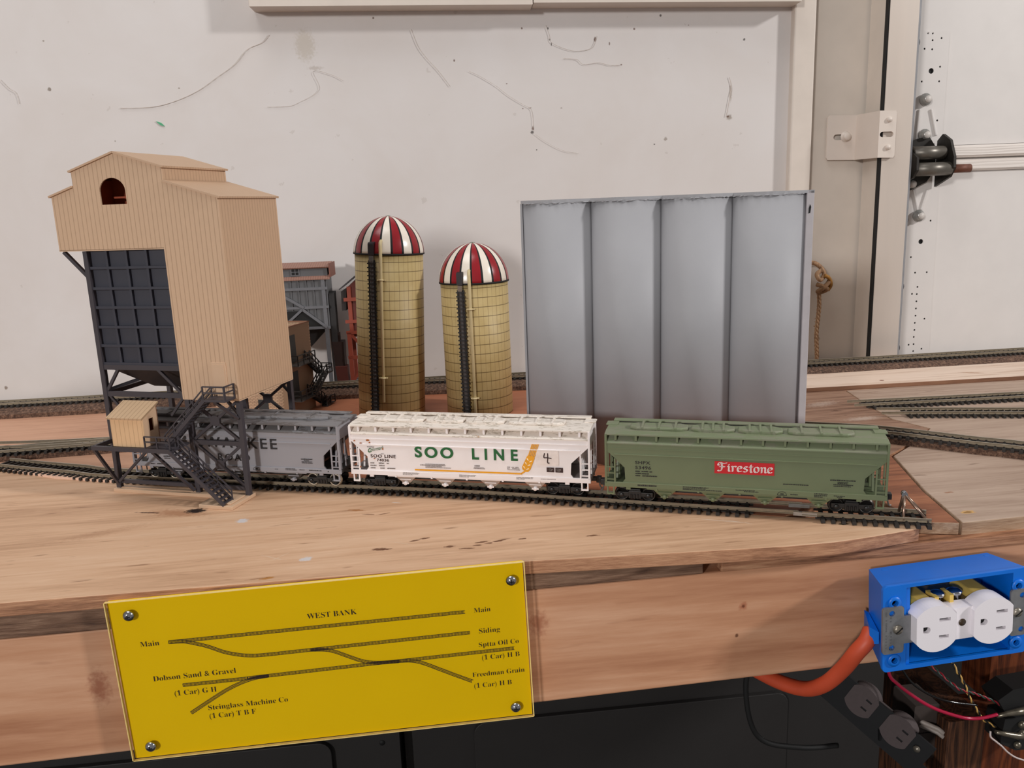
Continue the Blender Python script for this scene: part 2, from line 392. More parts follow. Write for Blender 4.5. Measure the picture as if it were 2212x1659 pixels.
track_m = None
def galv():
    m, nt, b = newmat('galvanised_track_steel'); b.inputs['Roughness'].default_value = .42; b.inputs['Metallic'].default_value = .35
    n1 = noise(nt, coords(nt, scale=(1, 1, .1)), 60, 4); n2 = noise(nt, coords(nt, scale=(1, 1, .35)), 9, 3)
    c = ramp(nt, n2, [(.35, S(206, 192, 180, 1.15)), (.7, S(210, 198, 188, 1.15))])
    nt.links.new(mixc(nt, math_n(nt, 'MULTIPLY', n1, .25), c, S(170, 166, 164)), b.inputs['Base Color']); return m
track_m = galv()
dt = wallroot(thing('door_track', 'tall galvanised steel garage door track standing between jamb and door', 'track', (0, 0, 0)))
MB().poly([(617.5, -50), (655, -50), (655, -52), (617.5, -52)], fn=lambda x, y, t: (x, y, t), t0=-900, t1=700).build('track_face', track_m, dt)
edge_m = plain('bare_steel_track_edge', S(140, 142, 148), .35, .6, .15, 60)
MB().poly([(655, -52), (661, -46), (661, -22), (658.5, -22), (658.5, -45), (654, -50)], fn=lambda x, y, t: (x, y, t), t0=-900, t1=700).build('track_lip', edge_m, dt)
MB().box(618, 619.5, -46, -2, -900, 700).build('track_web', jamb_m, dt)
MB().box(615.6, 618, -51, -44, -900, 700).build('gap_shade_strip', near_black, dt)  # black strip stands in for the shaded gap beside the track face

fo2 = lambda x, z, t: (x, t, z)
br = wallroot(thing('track_bracket', 'cream painted slotted metal bracket joining jamb and door track', 'bracket', (0, 0, 0)))
brk_m = plain('cream_painted_bracket', S(205, 193, 183, 1.15), .45, 0, .02, 40)
def slot(x0, x1, z, r, n=8):
    return [(x1+r*math.cos(-PI/2+PI*k/n), z+r*math.sin(-PI/2+PI*k/n)) for k in range(n+1)] + [(x0+r*math.cos(PI/2+PI*k/n), z+r*math.sin(PI/2+PI*k/n)) for k in range(n+1)]
lft = [(568.5, 264), (606, 263), (606, 320.7), (570, 321.5), (566.5, 318), (566.5, 267)]
MB().poly(lft, [slot(579, 592, 293, 3.6)], fn=lambda x, z, t: (x, t, z), t0=-2.5, t1=0).build('jamb_plate', brk_m, br)
MB().hexa([(605.4, 0, 263), (606, -2.5, 263), (610.5, -56, 262.6), (609.5, -53.5, 262.6), (605.4, 0, 320.7), (606, -2.5, 320.7), (610.5, -56, 320.2), (609.5, -53.5, 320.2)]).build('bracket_bend', brk_m, br)
MB().poly([(609.6, 262.6), (630, 262), (632, 264.5), (632, 317), (630.5, 319.6), (609.6, 320.2)], [slot(614.5, 625.5, 291, 3.4)], fn=fo2, t0=-56.2, t1=-53.6).build('track_plate', brk_m, br)
MB().lathe([(0, -9), (4.4, -9), (5.2, -7.5), (5.2, -3.5), (7, -3.2), (7, -2.3)], 14, (592, 0, 293.4), 'Y').build('bolt', brk_m, br)
for zz in (309, 275):
    MB().lathe([(0, -3.6), (2.6, -3), (3.4, -1.6), (3.4, 0)], 16, (622.5, -56, zz), 'Y').build('rivet', brk_m, br)

hg = wallroot(thing('roller_bracket', 'blackened steel roller hinge bolted on the white garage door', 'hinge', (0, 0, 0)))
hinge_m = plain('greasy_black_hinge_steel', S(48, 44, 40), .5, .4, .3, 90)
grey_st = plain('worn_grey_hinge_steel', S(112, 106, 98), .4, .5, .12, 90)
MB().poly([(672, 225), (690, 219), (715, 231), (726, 246), (726, 275), (714, 292), (698, 288), (672, 280)], fn=lambda x, z, t: (x, t, z), t0=9, t1=12.5).build('hinge_plate', hinge_m, hg)
MB().poly([(12, 285), (0, 293), (-18, 284), (-29, 262), (-30, 248), (-22, 236), (12, 224)], fn=lambda y, z, t: (t, y, z), t0=728, t1=731.5).build('hinge_cheek', hinge_m, hg)
MB().poly([(12, 272), (-8, 276), (-30, 262), (-31, 246), (-22, 236), (12, 228)], fn=lambda y, z, t: (t, y, z), t0=677, t1=680).build('hinge_cheek', hinge_m, hg)
MB().tube([(680, -12, 268.5), (724, -12, 268.5)], 8.6, 20).build('roller_tube', grey_st, hg)
MB().tube([(680, -20, 247), (729, -20, 247)], 8.8, 20).build('roller_tube', grey_st, hg)
MB().tube([(731, -20, 246.5), (757, -20, 246.5)], 5.6, 16).build('roller_shaft', plain('rusty_shaft', S(105, 62, 45), .6, .2, .2), hg)
for x, z in ((707.2, 339.2), (709.3, 293), (708.6, 185.5), (694, 228.6)):
    bt = MB().lathe([(0, 4), (4.6, 4), (5.6, 5.4), (5.6, 10), (8, 10.4), (8.2, 12.8), (0, 12.8)], 18, (x, 0, z), 'Y').build('hinge_bolt', steel, hg)
    MB().lathe([(0, 3.2), (4.3, 3.2), (4.6, 4.2)], 16, (x, 0, z), 'Y').build('bolt_face', plain('bright_bolt_face', S(205, 197, 190), .5), bt)

rope_m = wood('jute_rope', S(190, 155, 120), S(150, 115, 85), S(90, 62, 42), 'Z', grain=3)
rp = wallroot(thing('rope', 'frayed knotted jute rope hanging beside the grey silo block', 'rope', (0, 0, 0)))
mb = MB()
for ph in (0, 2.1, 4.2):
    mb.tube([(559.5+1.0*math.sin(i*.2)+1.5*math.cos(i*.9+ph), -14+1.5*math.sin(i*.9+ph), 88-i*2.4) for i in range(54)], 1.7, 7)
mb.build('rope_strand', rope_m, rp)
rope_d = plain('dirty_rope', S(120, 88, 60), .9, 0, .3, 400)
MB().tube(catmull([(536, -13, 127), (548, -16, 129), (557, -18, 124), (563, -20, 114), (556, -24, 106), (552, -22, 114), (560, -22, 120)], 8), 3.0, 9).build('rope_end', rope_m, rp)
MB().tube(catmull([(553, -20, 100), (560, -26, 97), (567, -22, 93), (562, -17, 89), (555, -20, 90), (559, -26, 95), (566, -25, 101), (571, -20, 105), (567, -17, 96)], 8), 3.0, 9).build('knot', rope_d, rp)
MB().tube(catmull([(561, -25, 112), (567, -25, 109), (571, -23, 103), (573, -19, 97), (569, -19, 91)], 6), 2.6, 8).build('yellow_thread', plain('yellow_thread', S(150, 104, 42), .8, 0, .25, 400), rp)
mb = MB()
for k in range(16):
    z0 = random.uniform(-20, 88); a = random.uniform(0, 6.28); mb.tube([(559.5+2*math.cos(a), -14+2*math.sin(a), z0), (559.5+4*math.cos(a), -14+3*math.sin(a), z0-2), (559.5+5.5*math.cos(a), -14+4*math.sin(a), z0-1+random.uniform(-3, 2))], .3, 4)
mb.build('frayed_fibre', rope_m, rp)

# ------------------------------------------------------------------ benchwork
ply_front = wood('front_plywood', S(212, 180, 152, 1.2), S(198, 160, 129, 1.18), S(150, 108, 78, 1.05), 'X', rot=.05, grain=.8, streak=.3, blotch=.6, bmp=.2, fleck=.6, pos=(.2, .5, .78), spot=[
    ((-186, 615, 0), (30, 10, 20), (0, 0, -.35), S(165, 112, 78), .65, .8), ((-172, 617, 0), (10, 6, 20), (0, 0, 0), S(38, 26, 22), 1, .5), ((-208, 621, 0), (12, 1.3, 20), (0, 0, -.3), S(60, 38, 28), .9, .5),
    ((-230, 585, 0), (45, 9, 20), (0, 0, .35), S(168, 122, 90), .4, .9),
    ((-30, 513.2, 0), (6.5, 2.6, 20), (0, 0, -0.1), S(104, 64, 40), .9, .5), ((-25.8, 512.4, 0), (4.5, 1.3, 20), (0, 0, 0), S(104, 64, 40), .9, .5), ((-7, 522.7, 0), (4.5, 1.5, 20), (0, 0, 0.2), S(104, 64, 40), .9, .5), ((0.2, 525.2, 0), (4.5, 1.6, 20), (0, 0, 0.1), S(104, 64, 40), .9, .5), ((16.3, 507.8, 0), (5, 2.0, 20), (0, 0, 0), S(104, 64, 40), .9, .5), ((27, 502.3, 0), (6.5, 1.4, 20), (0, 0, -0.1), S(104, 64, 40), .9, .5), ((34.6, 506, 0), (4, 1.3, 20), (0, 0, 0), S(104, 64, 40), .9, .5), ((37.6, 510.6, 0), (6.5, 1.6, 20), (0, 0, 0.15), S(104, 64, 40), .9, .5), ((42.3, 508, 0), (3.5, 1.5, 20), (0, 0, 0), S(104, 64, 40), .9, .5), ((48.4, 509.8, 0), (4, 1.3, 20), (0, 0, 0.1), S(104, 64, 40), .9, .5), ((51.3, 511.2, 0), (6, 1.0, 20), (0, 0, 0.2), S(104, 64, 40), .9, .5), ((65.1, 510.2, 0), (3.6, 1.3, 20), (0, 0, 0.1), S(104, 64, 40), .9, .5), ((112.4, 505.5, 0), (6, 1.4, 20), (0, 0, 0), S(104, 64, 40), .9, .5), ((-49.5, 590.4, 0), (8, 2.4, 20), (0, 0, -.3), S(158, 100, 48), .8, .6), ((-40, 579.5, 0), (6, 1.3, 20), (0, 0, -.3), S(112, 72, 46), .8, .6), ((-29, 578, 0), (6.5, 1.1, 20), (0, 0, .3), S(112, 72, 46), .8, .6), ((283, 489, 0), (5, 2.4, 20), (0, 0, .1), S(62, 54, 26), .9, .5), ((-132.4, 587.3, 0), (5.5, 5, 20), (0, 0, 0), S(208, 204, 206), .9, .5), ((-77.2, 507.6, 0), (5, 4.4, 20), (0, 0, .3), S(210, 206, 207), .9, .5), ((-98, 483.5, 0), (6, 2.2, 20), (0, 0, .2), S(176, 118, 52), .9, .6), ((-104, 484, 0), (9, .8, 20), (0, 0, .1), S(130, 85, 52), .7, .6), ((-20, 600, 0), (5, .8, 20), (0, 0, -.4), S(215, 205, 195), .8, .6), ((205, 512, 0), (22, 1.0, 20), (0, 0, -.45), S(222, 200, 180), .6, .7), ((215, 508, 0), (14, .8, 20), (0, 0, -.6), S(222, 200, 180), .6, .7), ((-100, 515, 0), (14, .7, 20), (0, 0, -.6), S(220, 195, 170), .6, .7), ((-95, 515, 0), (12, .7, 20), (0, 0, .8), S(220, 195, 170), .5, .7), ((-15, 520, 0), (12, .7, 20), (0, 0, -.5), S(220, 195, 170), .5, .7)])
ply_back = wood('back_plywood', S(208, 164, 137, 1.15), S(194, 149, 122, 1.12), S(150, 100, 76), 'X', rot=.3, grain=.8, streak=.2, blotch=.6, bmp=.15, fleck=.35, pos=(.2, .5, .8))
ply_brown = wood('brown_plywood', S(164, 132, 110, 1.08), S(144, 110, 90, 1.05), S(100, 68, 52), 'X', rot=-.25, grain=1.2, streak=.4, blotch=.4, bmp=.25, fleck=.7, spot=[((430, 800, 0), (30, 12, 20), (0, 0, .3), S(200, 180, 165), .5, .9), ((440, 735, 0), (28, 9, 20), (0, 0, .1), S(205, 188, 175), .5, .9), ((400, 720, 0), (10, 6, 20), (0, 0, .1), S(205, 188, 175), .6, .8), ((430, 770, 0), (9, 3, 20), (0, 0, 0), S(80, 50, 36), .7, .7)])
ply_grey = wood('grey_plywood', S(190, 167, 150, 1.1), S(170, 146, 129, 1.08), S(128, 98, 80), 'X', rot=-.35, grain=.8, streak=.35, blotch=.5, bmp=.2, fleck=.7, pos=(.2, .5, .78), spot=[((375, 490, 0), (7, 3.5, 20), (0, 0, .1), S(215, 165, 85), .8, .5), ((375, 490, 0), (4, 1.8, 20), (0, 0, .1), S(120, 85, 45), .8, .5), ((383, 508, 0), (13, 9, 20), (0, 0, 0), S(170, 148, 130), .5, .8), ((387, 528, 0), (5, 2, 20), (0, 0, 0), S(150, 100, 70), .8, .6), ((430, 640, 0), (40, 5, 20), (0, 0, -.6), S(150, 118, 94), .35, .9)])
edge_ply = wood('plywood_edge_layers', S(204, 156, 120, 1.1), S(168, 120, 90, 1.05), S(92, 58, 40), 'X', grain=2.2, streak=.3, bmp=.6)
edge_pale = wood('pale_plywood_edge', S(196, 172, 150, 1.05), S(168, 138, 112), S(120, 86, 64), 'X', grain=2.2, streak=.3, bmp=.5)
def sheet(pts, z0, z1, name, mtop, medge, bevel=.6):
    mb = MB()
    mb.poly(pts, fn=lambda x, y, t: (x, y, t), t0=z0, t1=z1, mi=0, side=1)
    return mb.build(name, [mtop, medge], bevel=bevel)
TRKX = [(-560, 871), (-400, 789), (-346.4, 761), (-303, 740), (-258, 717), (-70, 648), (38, 608), (130, 569), (250, 517.5), (338, 480)]
sep = [(x, y-5) for x, y in TRKX[:-1]] + [(331, 481)]
frontpts = [(-760, 505), (-420, 487.5), (-252, 481.6), (-90, 478), (64.7, 474.4), (170, 466.3), (229.5, 462), (262, 461.8), (290, 465), (326, 470.6), (331, 481)]
sheetA = frontpts + [(332, 482)] + [(x, y-8) for x, y in TRKX[-2::-1]] + [(-760, 940)]
tag(sheet(sheetA, -9, 0, 'plywood_sheet', ply_front, edge_ply), 'front tan plywood sheet with knots and gouges under the tan tower stairs', 'plywood', 'plywood tabletop sheets')
D = [(x, y-7.6) for x, y in TRKX[:-1]] + [(329, 561), (379, 641), (396, 620), (440, 652), (478, 687), (464, 726), (472, 780), (486, 852), (900, 852), (900, 968), (800, 969), (500, 976), (310, 992), (125, 1010), (-83, 1024), (-290, 1029), (-500, 1034), (-760, 1049), (-760, 960)]
ply_red = wood('red_brown_plywood', S(184, 124, 92, 1.1), S(168, 106, 76, 1.08), S(120, 68, 46), 'X', rot=.12, grain=.8, streak=.2, blotch=.6, bmp=.15, fleck=.3, pos=(.2, .5, .8))
D1 = [(x, y) for x, y in D[:4]] + [(-258, 709.4), (-205, 690.5), (-205, 1026.5), (-290, 1029), (-500, 1034), (-760, 1049), (-760, 960)]
D2 = [(-204, 690), (-70, 640.4), (38, 600.4), (130, 561.4), (250, 509.9), (299, 540), (299, 993.5), (125, 1010), (-83, 1024), (-204, 1026.5)]
D3 = [(300, 541), (329, 561), (379, 641), (396, 620), (440, 652), (478, 687), (464, 726), (472, 780), (486, 852), (900, 852), (900, 968), (800, 969), (500, 976), (310, 992), (300, 993.5)]
tag(sheet(D1, -9, 0, 'plywood_sheet', ply_back, edge_ply), 'pinkish back plywood sheet left of the tan tower', 'plywood', 'plywood tabletop sheets')
tag(sheet(D2, -9, 0, 'plywood_sheet', ply_red, edge_ply), 'red brown plywood sheet under the two silos and white hopper car', 'plywood', 'plywood tabletop sheets')
tag(sheet(D3, -9, 0, 'plywood_sheet', ply_brown, edge_ply), 'scuffed brown plywood sheet right of the grey block, left of the spur tracks', 'plywood', 'plywood tabletop sheets')
tag(sheet([(333, 482), (357.6, 474.6), (371.5, 536), (397.5, 618), (380, 640), (330, 560)], -9, -.2, 'plywood_offcut', wood('red_brown_offcut', S(176, 118, 84), S(150, 94, 66), S(105, 62, 44), 'X', rot=.4), edge_pale), 'small red brown plywood offcut under the track bumper', 'plywood')
tag(sheet([(359.6, 474.4), (700, 482), (900, 486), (900, 851), (487, 851), (473, 780), (465.5, 726), (479.5, 687), (441, 650), (399.5, 618), (373.5, 536)], -10, 0, 'plywood_sheet', ply_grey, edge_pale), 'pale greyish plywood sheet in the right corner carrying the spur tracks', 'plywood', 'plywood tabletop sheets')
tag(MB().poly([(-420, 790), (-383, 768), (-318, 729), (-262, 704.5), (-258, 711), (-318, 738), (-380, 776), (-420, 798)], fn=lambda x, y, t: (x, y, t), t0=0, t1=2).build('wood_strip', plain('pink_softwood_strip', S(226, 188, 165, 1.1), .6)), 'thin pale pink wood strip beside the track at the left edge', 'strip')
plank_m = wood('pale_pine_plank', S(224, 203, 187, 1.15), S(215, 192, 174, 1.15), S(180, 140, 112), 'X', grain=.5, streak=.3, blotch=.4, bmp=.08, spot=[((540, 868, 5), (3, 3, 9), (0, 0, 0), S(120, 60, 35), .9, .5), ((660, 875, 5), (16, 5, 9), (0, 0, -.5), S(170, 120, 85), .6, .7)])
tag(sheet([(150, 920), (250, 868), (440, 855), (700, 844), (900, 838), (900, 915.5), (800, 916.5), (500, 923), (310, 938.5), (150, 954)], 0, 5, 'pine_plank', plank_m, wood('shaded_plank_edge', S(150, 110, 85), S(125, 88, 66), S(90, 58, 42), 'X')), 'pale pine plank under the far track at the right', 'plank')  # edge wood coloured darker to paint in its shade
tag(sheet([(-760, 1000), (-300, 1000), (320, 960), (900, 935), (900, 1036), (-760, 1136)], -24, -12, 'shelf_board', plank_m, edge_pale), 'low shelf board between the far track and the wall', 'shelf')
# second plywood layer with the gap
def zb(x): return -24.3 + (x+260)*7.8/640.0
def layer(x0, x1, name, label, m):
    P = [(x0, -9.2), (x1, -9.2), (x1, zb(x1)), (x0, zb(x0))]
    def fn(x, z, t): return (x, 483.5-(x+260)*16/640.0 + t - (6 if x > 300 else 0)*0, z)
    mb = MB().poly(P, fn=fn, t0=0, t1=160); tag(mb.build(name, m, bevel=.8), label, 'plywood', 'lower plywood pieces on the front rail')
layer2_m = wood('weathered_plywood_edge', S(150, 118, 96), S(112, 82, 64), S(64, 44, 34), 'X', grain=2.4, streak=.4, bmp=.9)
layer(-760, 178, 'plywood_strip', 'weathered lower plywood strip left of the gap, above the yellow sign', layer2_m)
layer(190, 465, 'plywood_strip', 'lower plywood strip right of the gap, above the blue box', wood('brown_plywood_edge', S(196, 150, 116, 1.08), S(162, 114, 84, 1.05), S(92, 58, 40), 'X', grain=2.4, streak=.4, bmp=.8))
board_m = wood('front_pine_board', S(206, 162, 132, 1.15), S(184, 134, 102, 1.12), S(152, 96, 66), 'X', grain=.5, streak=.6, blotch=.3, bmp=.15, fleck=.25, pos=(.16, .5, .8), spot=[((-205, 484, -62), (9, 30, 16), (0, 0, 0), S(150, 85, 60), .75, .9), ((69, 474, -45), (9, 30, 13), (0, 0, 0), S(150, 88, 62), .7, .9), ((206, 470, -45), (4, 30, 4), (0, 0, 0), S(170, 105, 75), .8, .7), ((206, 470, -45), (1.6, 30, 1.6), (0, 0, 0), S(110, 60, 40), .9, .6), ((202, 470, -66), (1.5, 30, 2), (0, 0, 0), S(100, 60, 40), .9, .6), ((400, 470, -58), (7, 30, 9), (0, 0, 0), S(165, 105, 75), .7, .8)])
def boardfn(x, z, t): return (x, 483.5-(x+260)*15.5/640.0 + t, z)
tag(MB().poly([(-760, zb(-760)-.3), (470, zb(470)-.3), (470, -91.5), (-760, -123.2)], fn=boardfn, t0=1, t1=38).build('pine_board', board_m, bevel=1.2), 'long front pine board carrying the yellow sign and blue box', 'board')

# ------------------------------------------------------------------ model railway track
RAIL = [(-.9, 0), (.9, 0), (.9, .35), (.3, .7), (.3, 1.8), (.5, 2.0), (.5, 2.6), (-.5, 2.6), (-.3+-.2, 2.0), (-.3, 1.8), (-.3, .7), (-.9, .35)]
RAILMI = lambda k: 0 if k == 6 else 1
rail_side = plain('tarnished_rail_side', S(138, 124, 104), .5, .3, .12)
def tracklay(name, label, path, z, step=6.6, ties=(0, 1), rails=True, group='model railway tracks', strip_ties=True, tie=(30, 2.7, 2.2), cat='track'):
    root = thing(name, label, cat, (path[0][0], path[0][1], 0), group=group)
    off = Vector((path[0][0], path[0][1], 0)); P = [Vector((p[0], p[1], z)) - off for p in path]
    P = resample(catmull(P, 14), 2.2)
    tot = spline_len(P)
    T = resample(P, step); mb = MB()
    for i, c in enumerate(T):
        if not (ties[0] <= i*step/tot <= ties[1]): continue
        d = (T[min(i+1, len(T)-1)] - T[max(i-1, 0)]).normalized(); n = Vector((-d.y, d.x, 0)); a = n*tie[0]/2; b = d*tie[1]/2
        q = [c-a-b, c+a-b, c+a+b, c-a+b]; zz = Vector((0, 0, tie[2])); s = .93
        q2 = [c-a*.97-b*s, c+a*.97-b*s, c+a*.97+b*s, c-a*.97+b*s]
        mb.hexa(q + [p+zz for p in q2])
        for sgn in (-1, 1):     # rail chairs
            for w in (-1.3, 1.3):
                k = c + n*(sgn*8.25+w) + zz; mb.box(k.x-.5, k.x+.5, k.y-.5, k.y+.5, k.z, k.z+.8)
    if strip_ties:
        for sgn in (-8.25, 8.25):
            i0, i1 = int(len(P)*ties[0]), max(2, int(len(P)*ties[1]))
            mb.sweep([(-.8, .3), (.8, .3), (.8, 1.6), (-.8, 1.6)], P[i0:i1], off=sgn)
    mb.build('tie_strip', tie_m, root)
    if rails:
        for sgn in (-8.25, 8.25):
            MB().sweep([(a, b+tie[2]+.2) for a, b in RAIL], P, off=sgn, mi=RAILMI).build('rail', [rail_m, rail_side], root)
    return root
def roadbed_mat():
    m, nt, b = newmat('cork_roadbed'); b.inputs['Roughness'].default_value = .9
    n = noise(nt, coords(nt), 330, 5, .75); v = N(nt, 'ShaderNodeTexVoronoi'); nt.links.new(coords(nt, scale=(.6, .6, 1)), v.inputs[0]); v.inputs['Scale'].default_value = 700
    c = ramp(nt, n, [(.36, S(62, 42, 34)), (.52, S(105, 78, 62)), (.68, S(150, 118, 98))])
    nt.links.new(mixc(nt, math_n(nt, 'LESS_THAN', v.outputs[0], .18), c, S(45, 32, 26)), b.inputs['Base Color'])
    bump(nt, b, n, 1, .0015); return m
bed_m = roadbed_mat()
def roadbed(label, path, prof):
    off = Vector((path[0][0], path[0][1], 0)); P = resample(catmull([Vector((p[0], p[1], 0))-off for p in path], 14), 4)
    mb = MB().sweep(prof, P); o = mb.build('cork_roadbed', bed_m); o.location = off*MM
    return tag(o, label, 'roadbed', 'cork roadbeds under the raised tracks')
# siding with the three cars
tracklay('model_railway_track', 'straight siding track under the three hopper cars', [(-385, 781.3)]+TRKX[2:-1]+[(262, 512)], 0.6, ties=(0, .955))
e = tracklay('model_railway_track', 'short end section of track carrying the bumper', [(263, 510.5), (300, 495), (340, 478.5)], 0.6, ties=(.13, 1))
MB().bar((-8, -4.5, 3.6), (6, -11, 3.6), 2.2, 2.6).build('rail_joiner', steel, e); MB().bar((-4, 11, 3.6), (9, 5.5, 3.6), 2.2, 2.6).build('rail_joiner', steel, e)
# curved track
CUR = [(-420, 810.5), (-300, 815), (-180, 817), (-60, 816), (60, 807), (180, 779), (280, 741), (361, 699), (404, 677), (431, 657), (472, 619), (501, 595), (560, 535), (620, 455)]
CUR = CUR[:-1] + [(575, 517)]
roadbed('cork roadbed under the curved middle track', CUR, [(-14.8, 0), (22, 0), (17.5, 4.6), (-14.6, 4.6)])
curved = tracklay('model_railway_track', 'curved middle track passing behind the hopper cars on cork', CUR, 4.7)
o0 = Vector((CUR[0][0], CUR[0][1], 0))
SWP = resample(catmull([Vector((a, b2, 4.7))-o0 for a, b2 in [(-420, 832), (-370, 824), (-330, 820.5), (-300, 819)]], 10), 3)
for sgn in (-8.25, 8.25): MB().sweep([(a, b2+2.4) for a, b2 in RAIL], SWP, off=sgn, mi=RAILMI).build('switch_rail', [rail_m, rail_side], curved)
# far wall track
FAR = [(-760, 1028), (-500, 1013), (-290, 1008), (-83, 1003), (125, 989), (310, 971), (500, 955), (800, 948), (900, 947)]
roadbed('tall cork roadbed along the wall under the far track', FAR, [(-30, 0), (30, 0), (30, 5), (21, 9.6), (-20, 9.6), (-30, 5)])
tracklay('model_railway_track', 'far straight track running the length of the wall', FAR, 9.7)
# spur tracks at the right
tracklay('model_railway_track', 'upper spur track on the grey plywood at the right', [(452, 780), (560, 772), (660, 766), (900, 752)], .4, ties=(.03, 1))
tracklay('model_railway_track', 'lower spur track on the grey plywood at the right', [(462, 744), (530, 726), (592, 708), (700, 680), (860, 640)], .4, ties=(.06, 1))
bp = thing('track_bumper', 'soldered wire bumper at the end of the siding', 'bumper', (338, 479.5, 3.4))
sol = plain('soldered_rail_metal', S(150, 125, 110), .3, .8, .2)
apex = Vector((-14, 7, 15.5))
dirv = Vector((.92, -.38, 0)); nv = Vector((.38, .92, 0))
for sgn in (-1, 1):
    a = nv*8.25*sgn
    MB().tube([apex+a*.12, a-dirv*1.5], 1.0, 8).build('strut', sol, bp)
    MB().tube([apex+a*.12, a-dirv*17], 1.0, 8).build('strut', sol, bp)
MB().tube([apex-nv*2.2, apex+nv*2.2], 2.0, 10).build('solder_blob', chrome, bp)

# ------------------------------------------------------------------ hopper cars
CARL, HALF = 188.4, 18.0
def hopper_car(frame, label, group, colours, outlets, hatch='four', v0=18.0, bright_wheels=False):
    """covered hopper; local x runs along the car from its left end, y = 0 on the centre line (front side at -18), z = 0 on the rail tops"""
    body_m, dark_m, roof_m, gate_m = colours
    X, Y, _ = frame.w(CARL/2, v0)
    root = thing('hopper_car', label, 'train car', (X, Y, 5.4), (0, 0, frame.a), group)
    h = CARL/2
    def x(u): return u-h
    # carbody side outline with the sloped end openings
    for sgn in (-1, 1):
        out = [(x(1), 46.5), (x(1), 40.8), (x(14.3), 28), (x(14.8), 19.5), (x(13), 17), (x(175.4), 17), (x(173.6), 19.5), (x(174.1), 28), (x(187.4), 40.8), (x(187.4), 46.5)]
        MB().poly(out, fn=lambda a, z, t, s=sgn: (a, s*(HALF-.2-t - (0.55 if z > 43 else 0)*0), z), t0=0, t1=1.2).build('side_panel', body_m, root)
        MB().box(x(7), x(181), sgn*HALF-.45, sgn*HALF+.45, 37.3, 38.1).build('bead', body_m, root, bevel=.2)
        MB().box(x(2), x(186.4), sgn*(HALF-.25)-.35, sgn*(HALF-.25)+.35, 42.0, 42.5).build('bead', body_m, root)
        # sloping roof sheet from the side up to the flat roof
        MB().hexa([(x(1), sgn*(HALF+.3), 45.6), (x(187.4), sgn*(HALF+.3), 45.6), (x(187.4), sgn*(HALF-1.4), 45.0), (x(1), sgn*(HALF-1.4), 45.0), (x(1), sgn*(HALF+.3), 46.3), (x(187.4), sgn*(HALF+.3), 46.3), (x(187.4), sgn*11.5, 51.6), (x(1), sgn*11.5, 51.6)]).build('roof_slope', roof_m, root)
        sill = MB().box(x(0), x(188.4), sgn*HALF-.7, sgn*HALF+.7, 13.4, 17.1)
        sill.build('side_sill', body_m, root, bevel=.25)
        mb = MB().bar((x(30), sgn*(HALF-.6), 12.9), (x(158), sgn*(HALF-.6), 12.9), 1, 1)
        for u in (37, 66, 94, 122, 150): mb.box(x(u)-.7, x(u)+.7, sgn*(HALF-.2)-.8, sgn*(HALF-.2)+.8, 12, 13.6)
        for u in (17, 171): mb.box(x(u)-1.6, x(u)+1.6, sgn*(HALF-.2)-.6, sgn*(HALF-.2)+.6, 11.8, 13.6)
        mb.build('outlet_rod', body_m, root)
        # brackets below the roof edge
        for k in range(13):
            u = 8+k*172.4/12
            MB().poly([(sgn*17.6, 51.8), (sgn*17.6, 48.0), (sgn*16.0, 48.6), (sgn*12.5, 51.8)], fn=lambda a, z, t: (t, a, z), t0=x(u)-.8, t1=x(u)+.8).build('roof_bracket', body_m, root)
        # corner posts, ladders and step stirrups
        for e, dx in ((1.0, 1), (187.4, -1)):
            MB().box(x(e)-.75, x(e)+.75, sgn*HALF-.7, sgn*HALF+.7, 16.5, 52.2).build('corner_post', body_m, root)
            ld = MB().box(x(e+dx*6.4)-.55, x(e+dx*6.4)+.55, sgn*HALF-.6, sgn*HALF+.6, 16.8, 34.6)
            for zz in (18.6, 23.2, 27.8): ld.box(min(x(e), x(e+dx*6.4)), max(x(e), x(e+dx*6.4)), sgn*HALF-.35, sgn*HALF+.35, zz, zz+.8)
            ld.build('ladder', body_m, root)
            st = MB().box(x(e+dx*1.2)-.5, x(e+dx*1.2)+.5, sgn*HALF-.6, sgn*HALF+.6, 8, 13.6).box(x(e+dx*5.6)-.5, x(e+dx*5.6)+.5, sgn*HALF-.6, sgn*HALF+.6, 8, 13.6)
            st.box(min(x(e+dx*.7), x(e+dx*6.1)), max(x(e+dx*.7), x(e+dx*6.1)), sgn*HALF-.7, sgn*HALF+.7, 7.6, 8.8)
            st.build('step_stirrup', body_m, root)
    # ends
    for e, dx in ((0, 1), (188.4, -1)):
        MB().hexa([(x(e+dx*1.5), -17, 42), (x(e+dx*1.5), 17, 42), (x(e+dx*26), 17, 17), (x(e+dx*26), -17, 17), (x(e+dx*1.5), -17, 43.2), (x(e+dx*1.5), 17, 43.2), (x(e+dx*27.2), 17, 17.2), (x(e+dx*27.2), -17, 17.2)]).build('slope_sheet', dark_m, root)
        MB().box(min(x(e+dx*.4), x(e+dx*1.8)), max(x(e+dx*.4), x(e+dx*1.8)), -17.3, 17.3, 41, 51.8).build('end_panel', body_m, root)
        mb = MB()
        for y0 in (-15.5, -7, 8, 15): mb.box(min(x(e+dx*.5), x(e+dx*1.5)), max(x(e+dx*.5), x(e+dx*1.5)), y0-.5, y0+.5, 17, 41)
        for zz in (21, 26, 31, 36): mb.box(min(x(e+dx*.3), x(e+dx*1.1)), max(x(e+dx*.3), x(e+dx*1.1)), 8, 15, zz, zz+.8)
        mb.bar((x(e+dx*8), 0, 17), (x(e+dx*8), 0, 37), 2.2, 2.2).bar((x(e+dx*8), -10, 17), (x(e+dx*8), -6, 37), 1.5, 1.5).bar((x(e+dx*8), 10, 17), (x(e+dx*8), 6, 37), 1.5, 1.5)
        mb.build('end_frame', body_m, root)
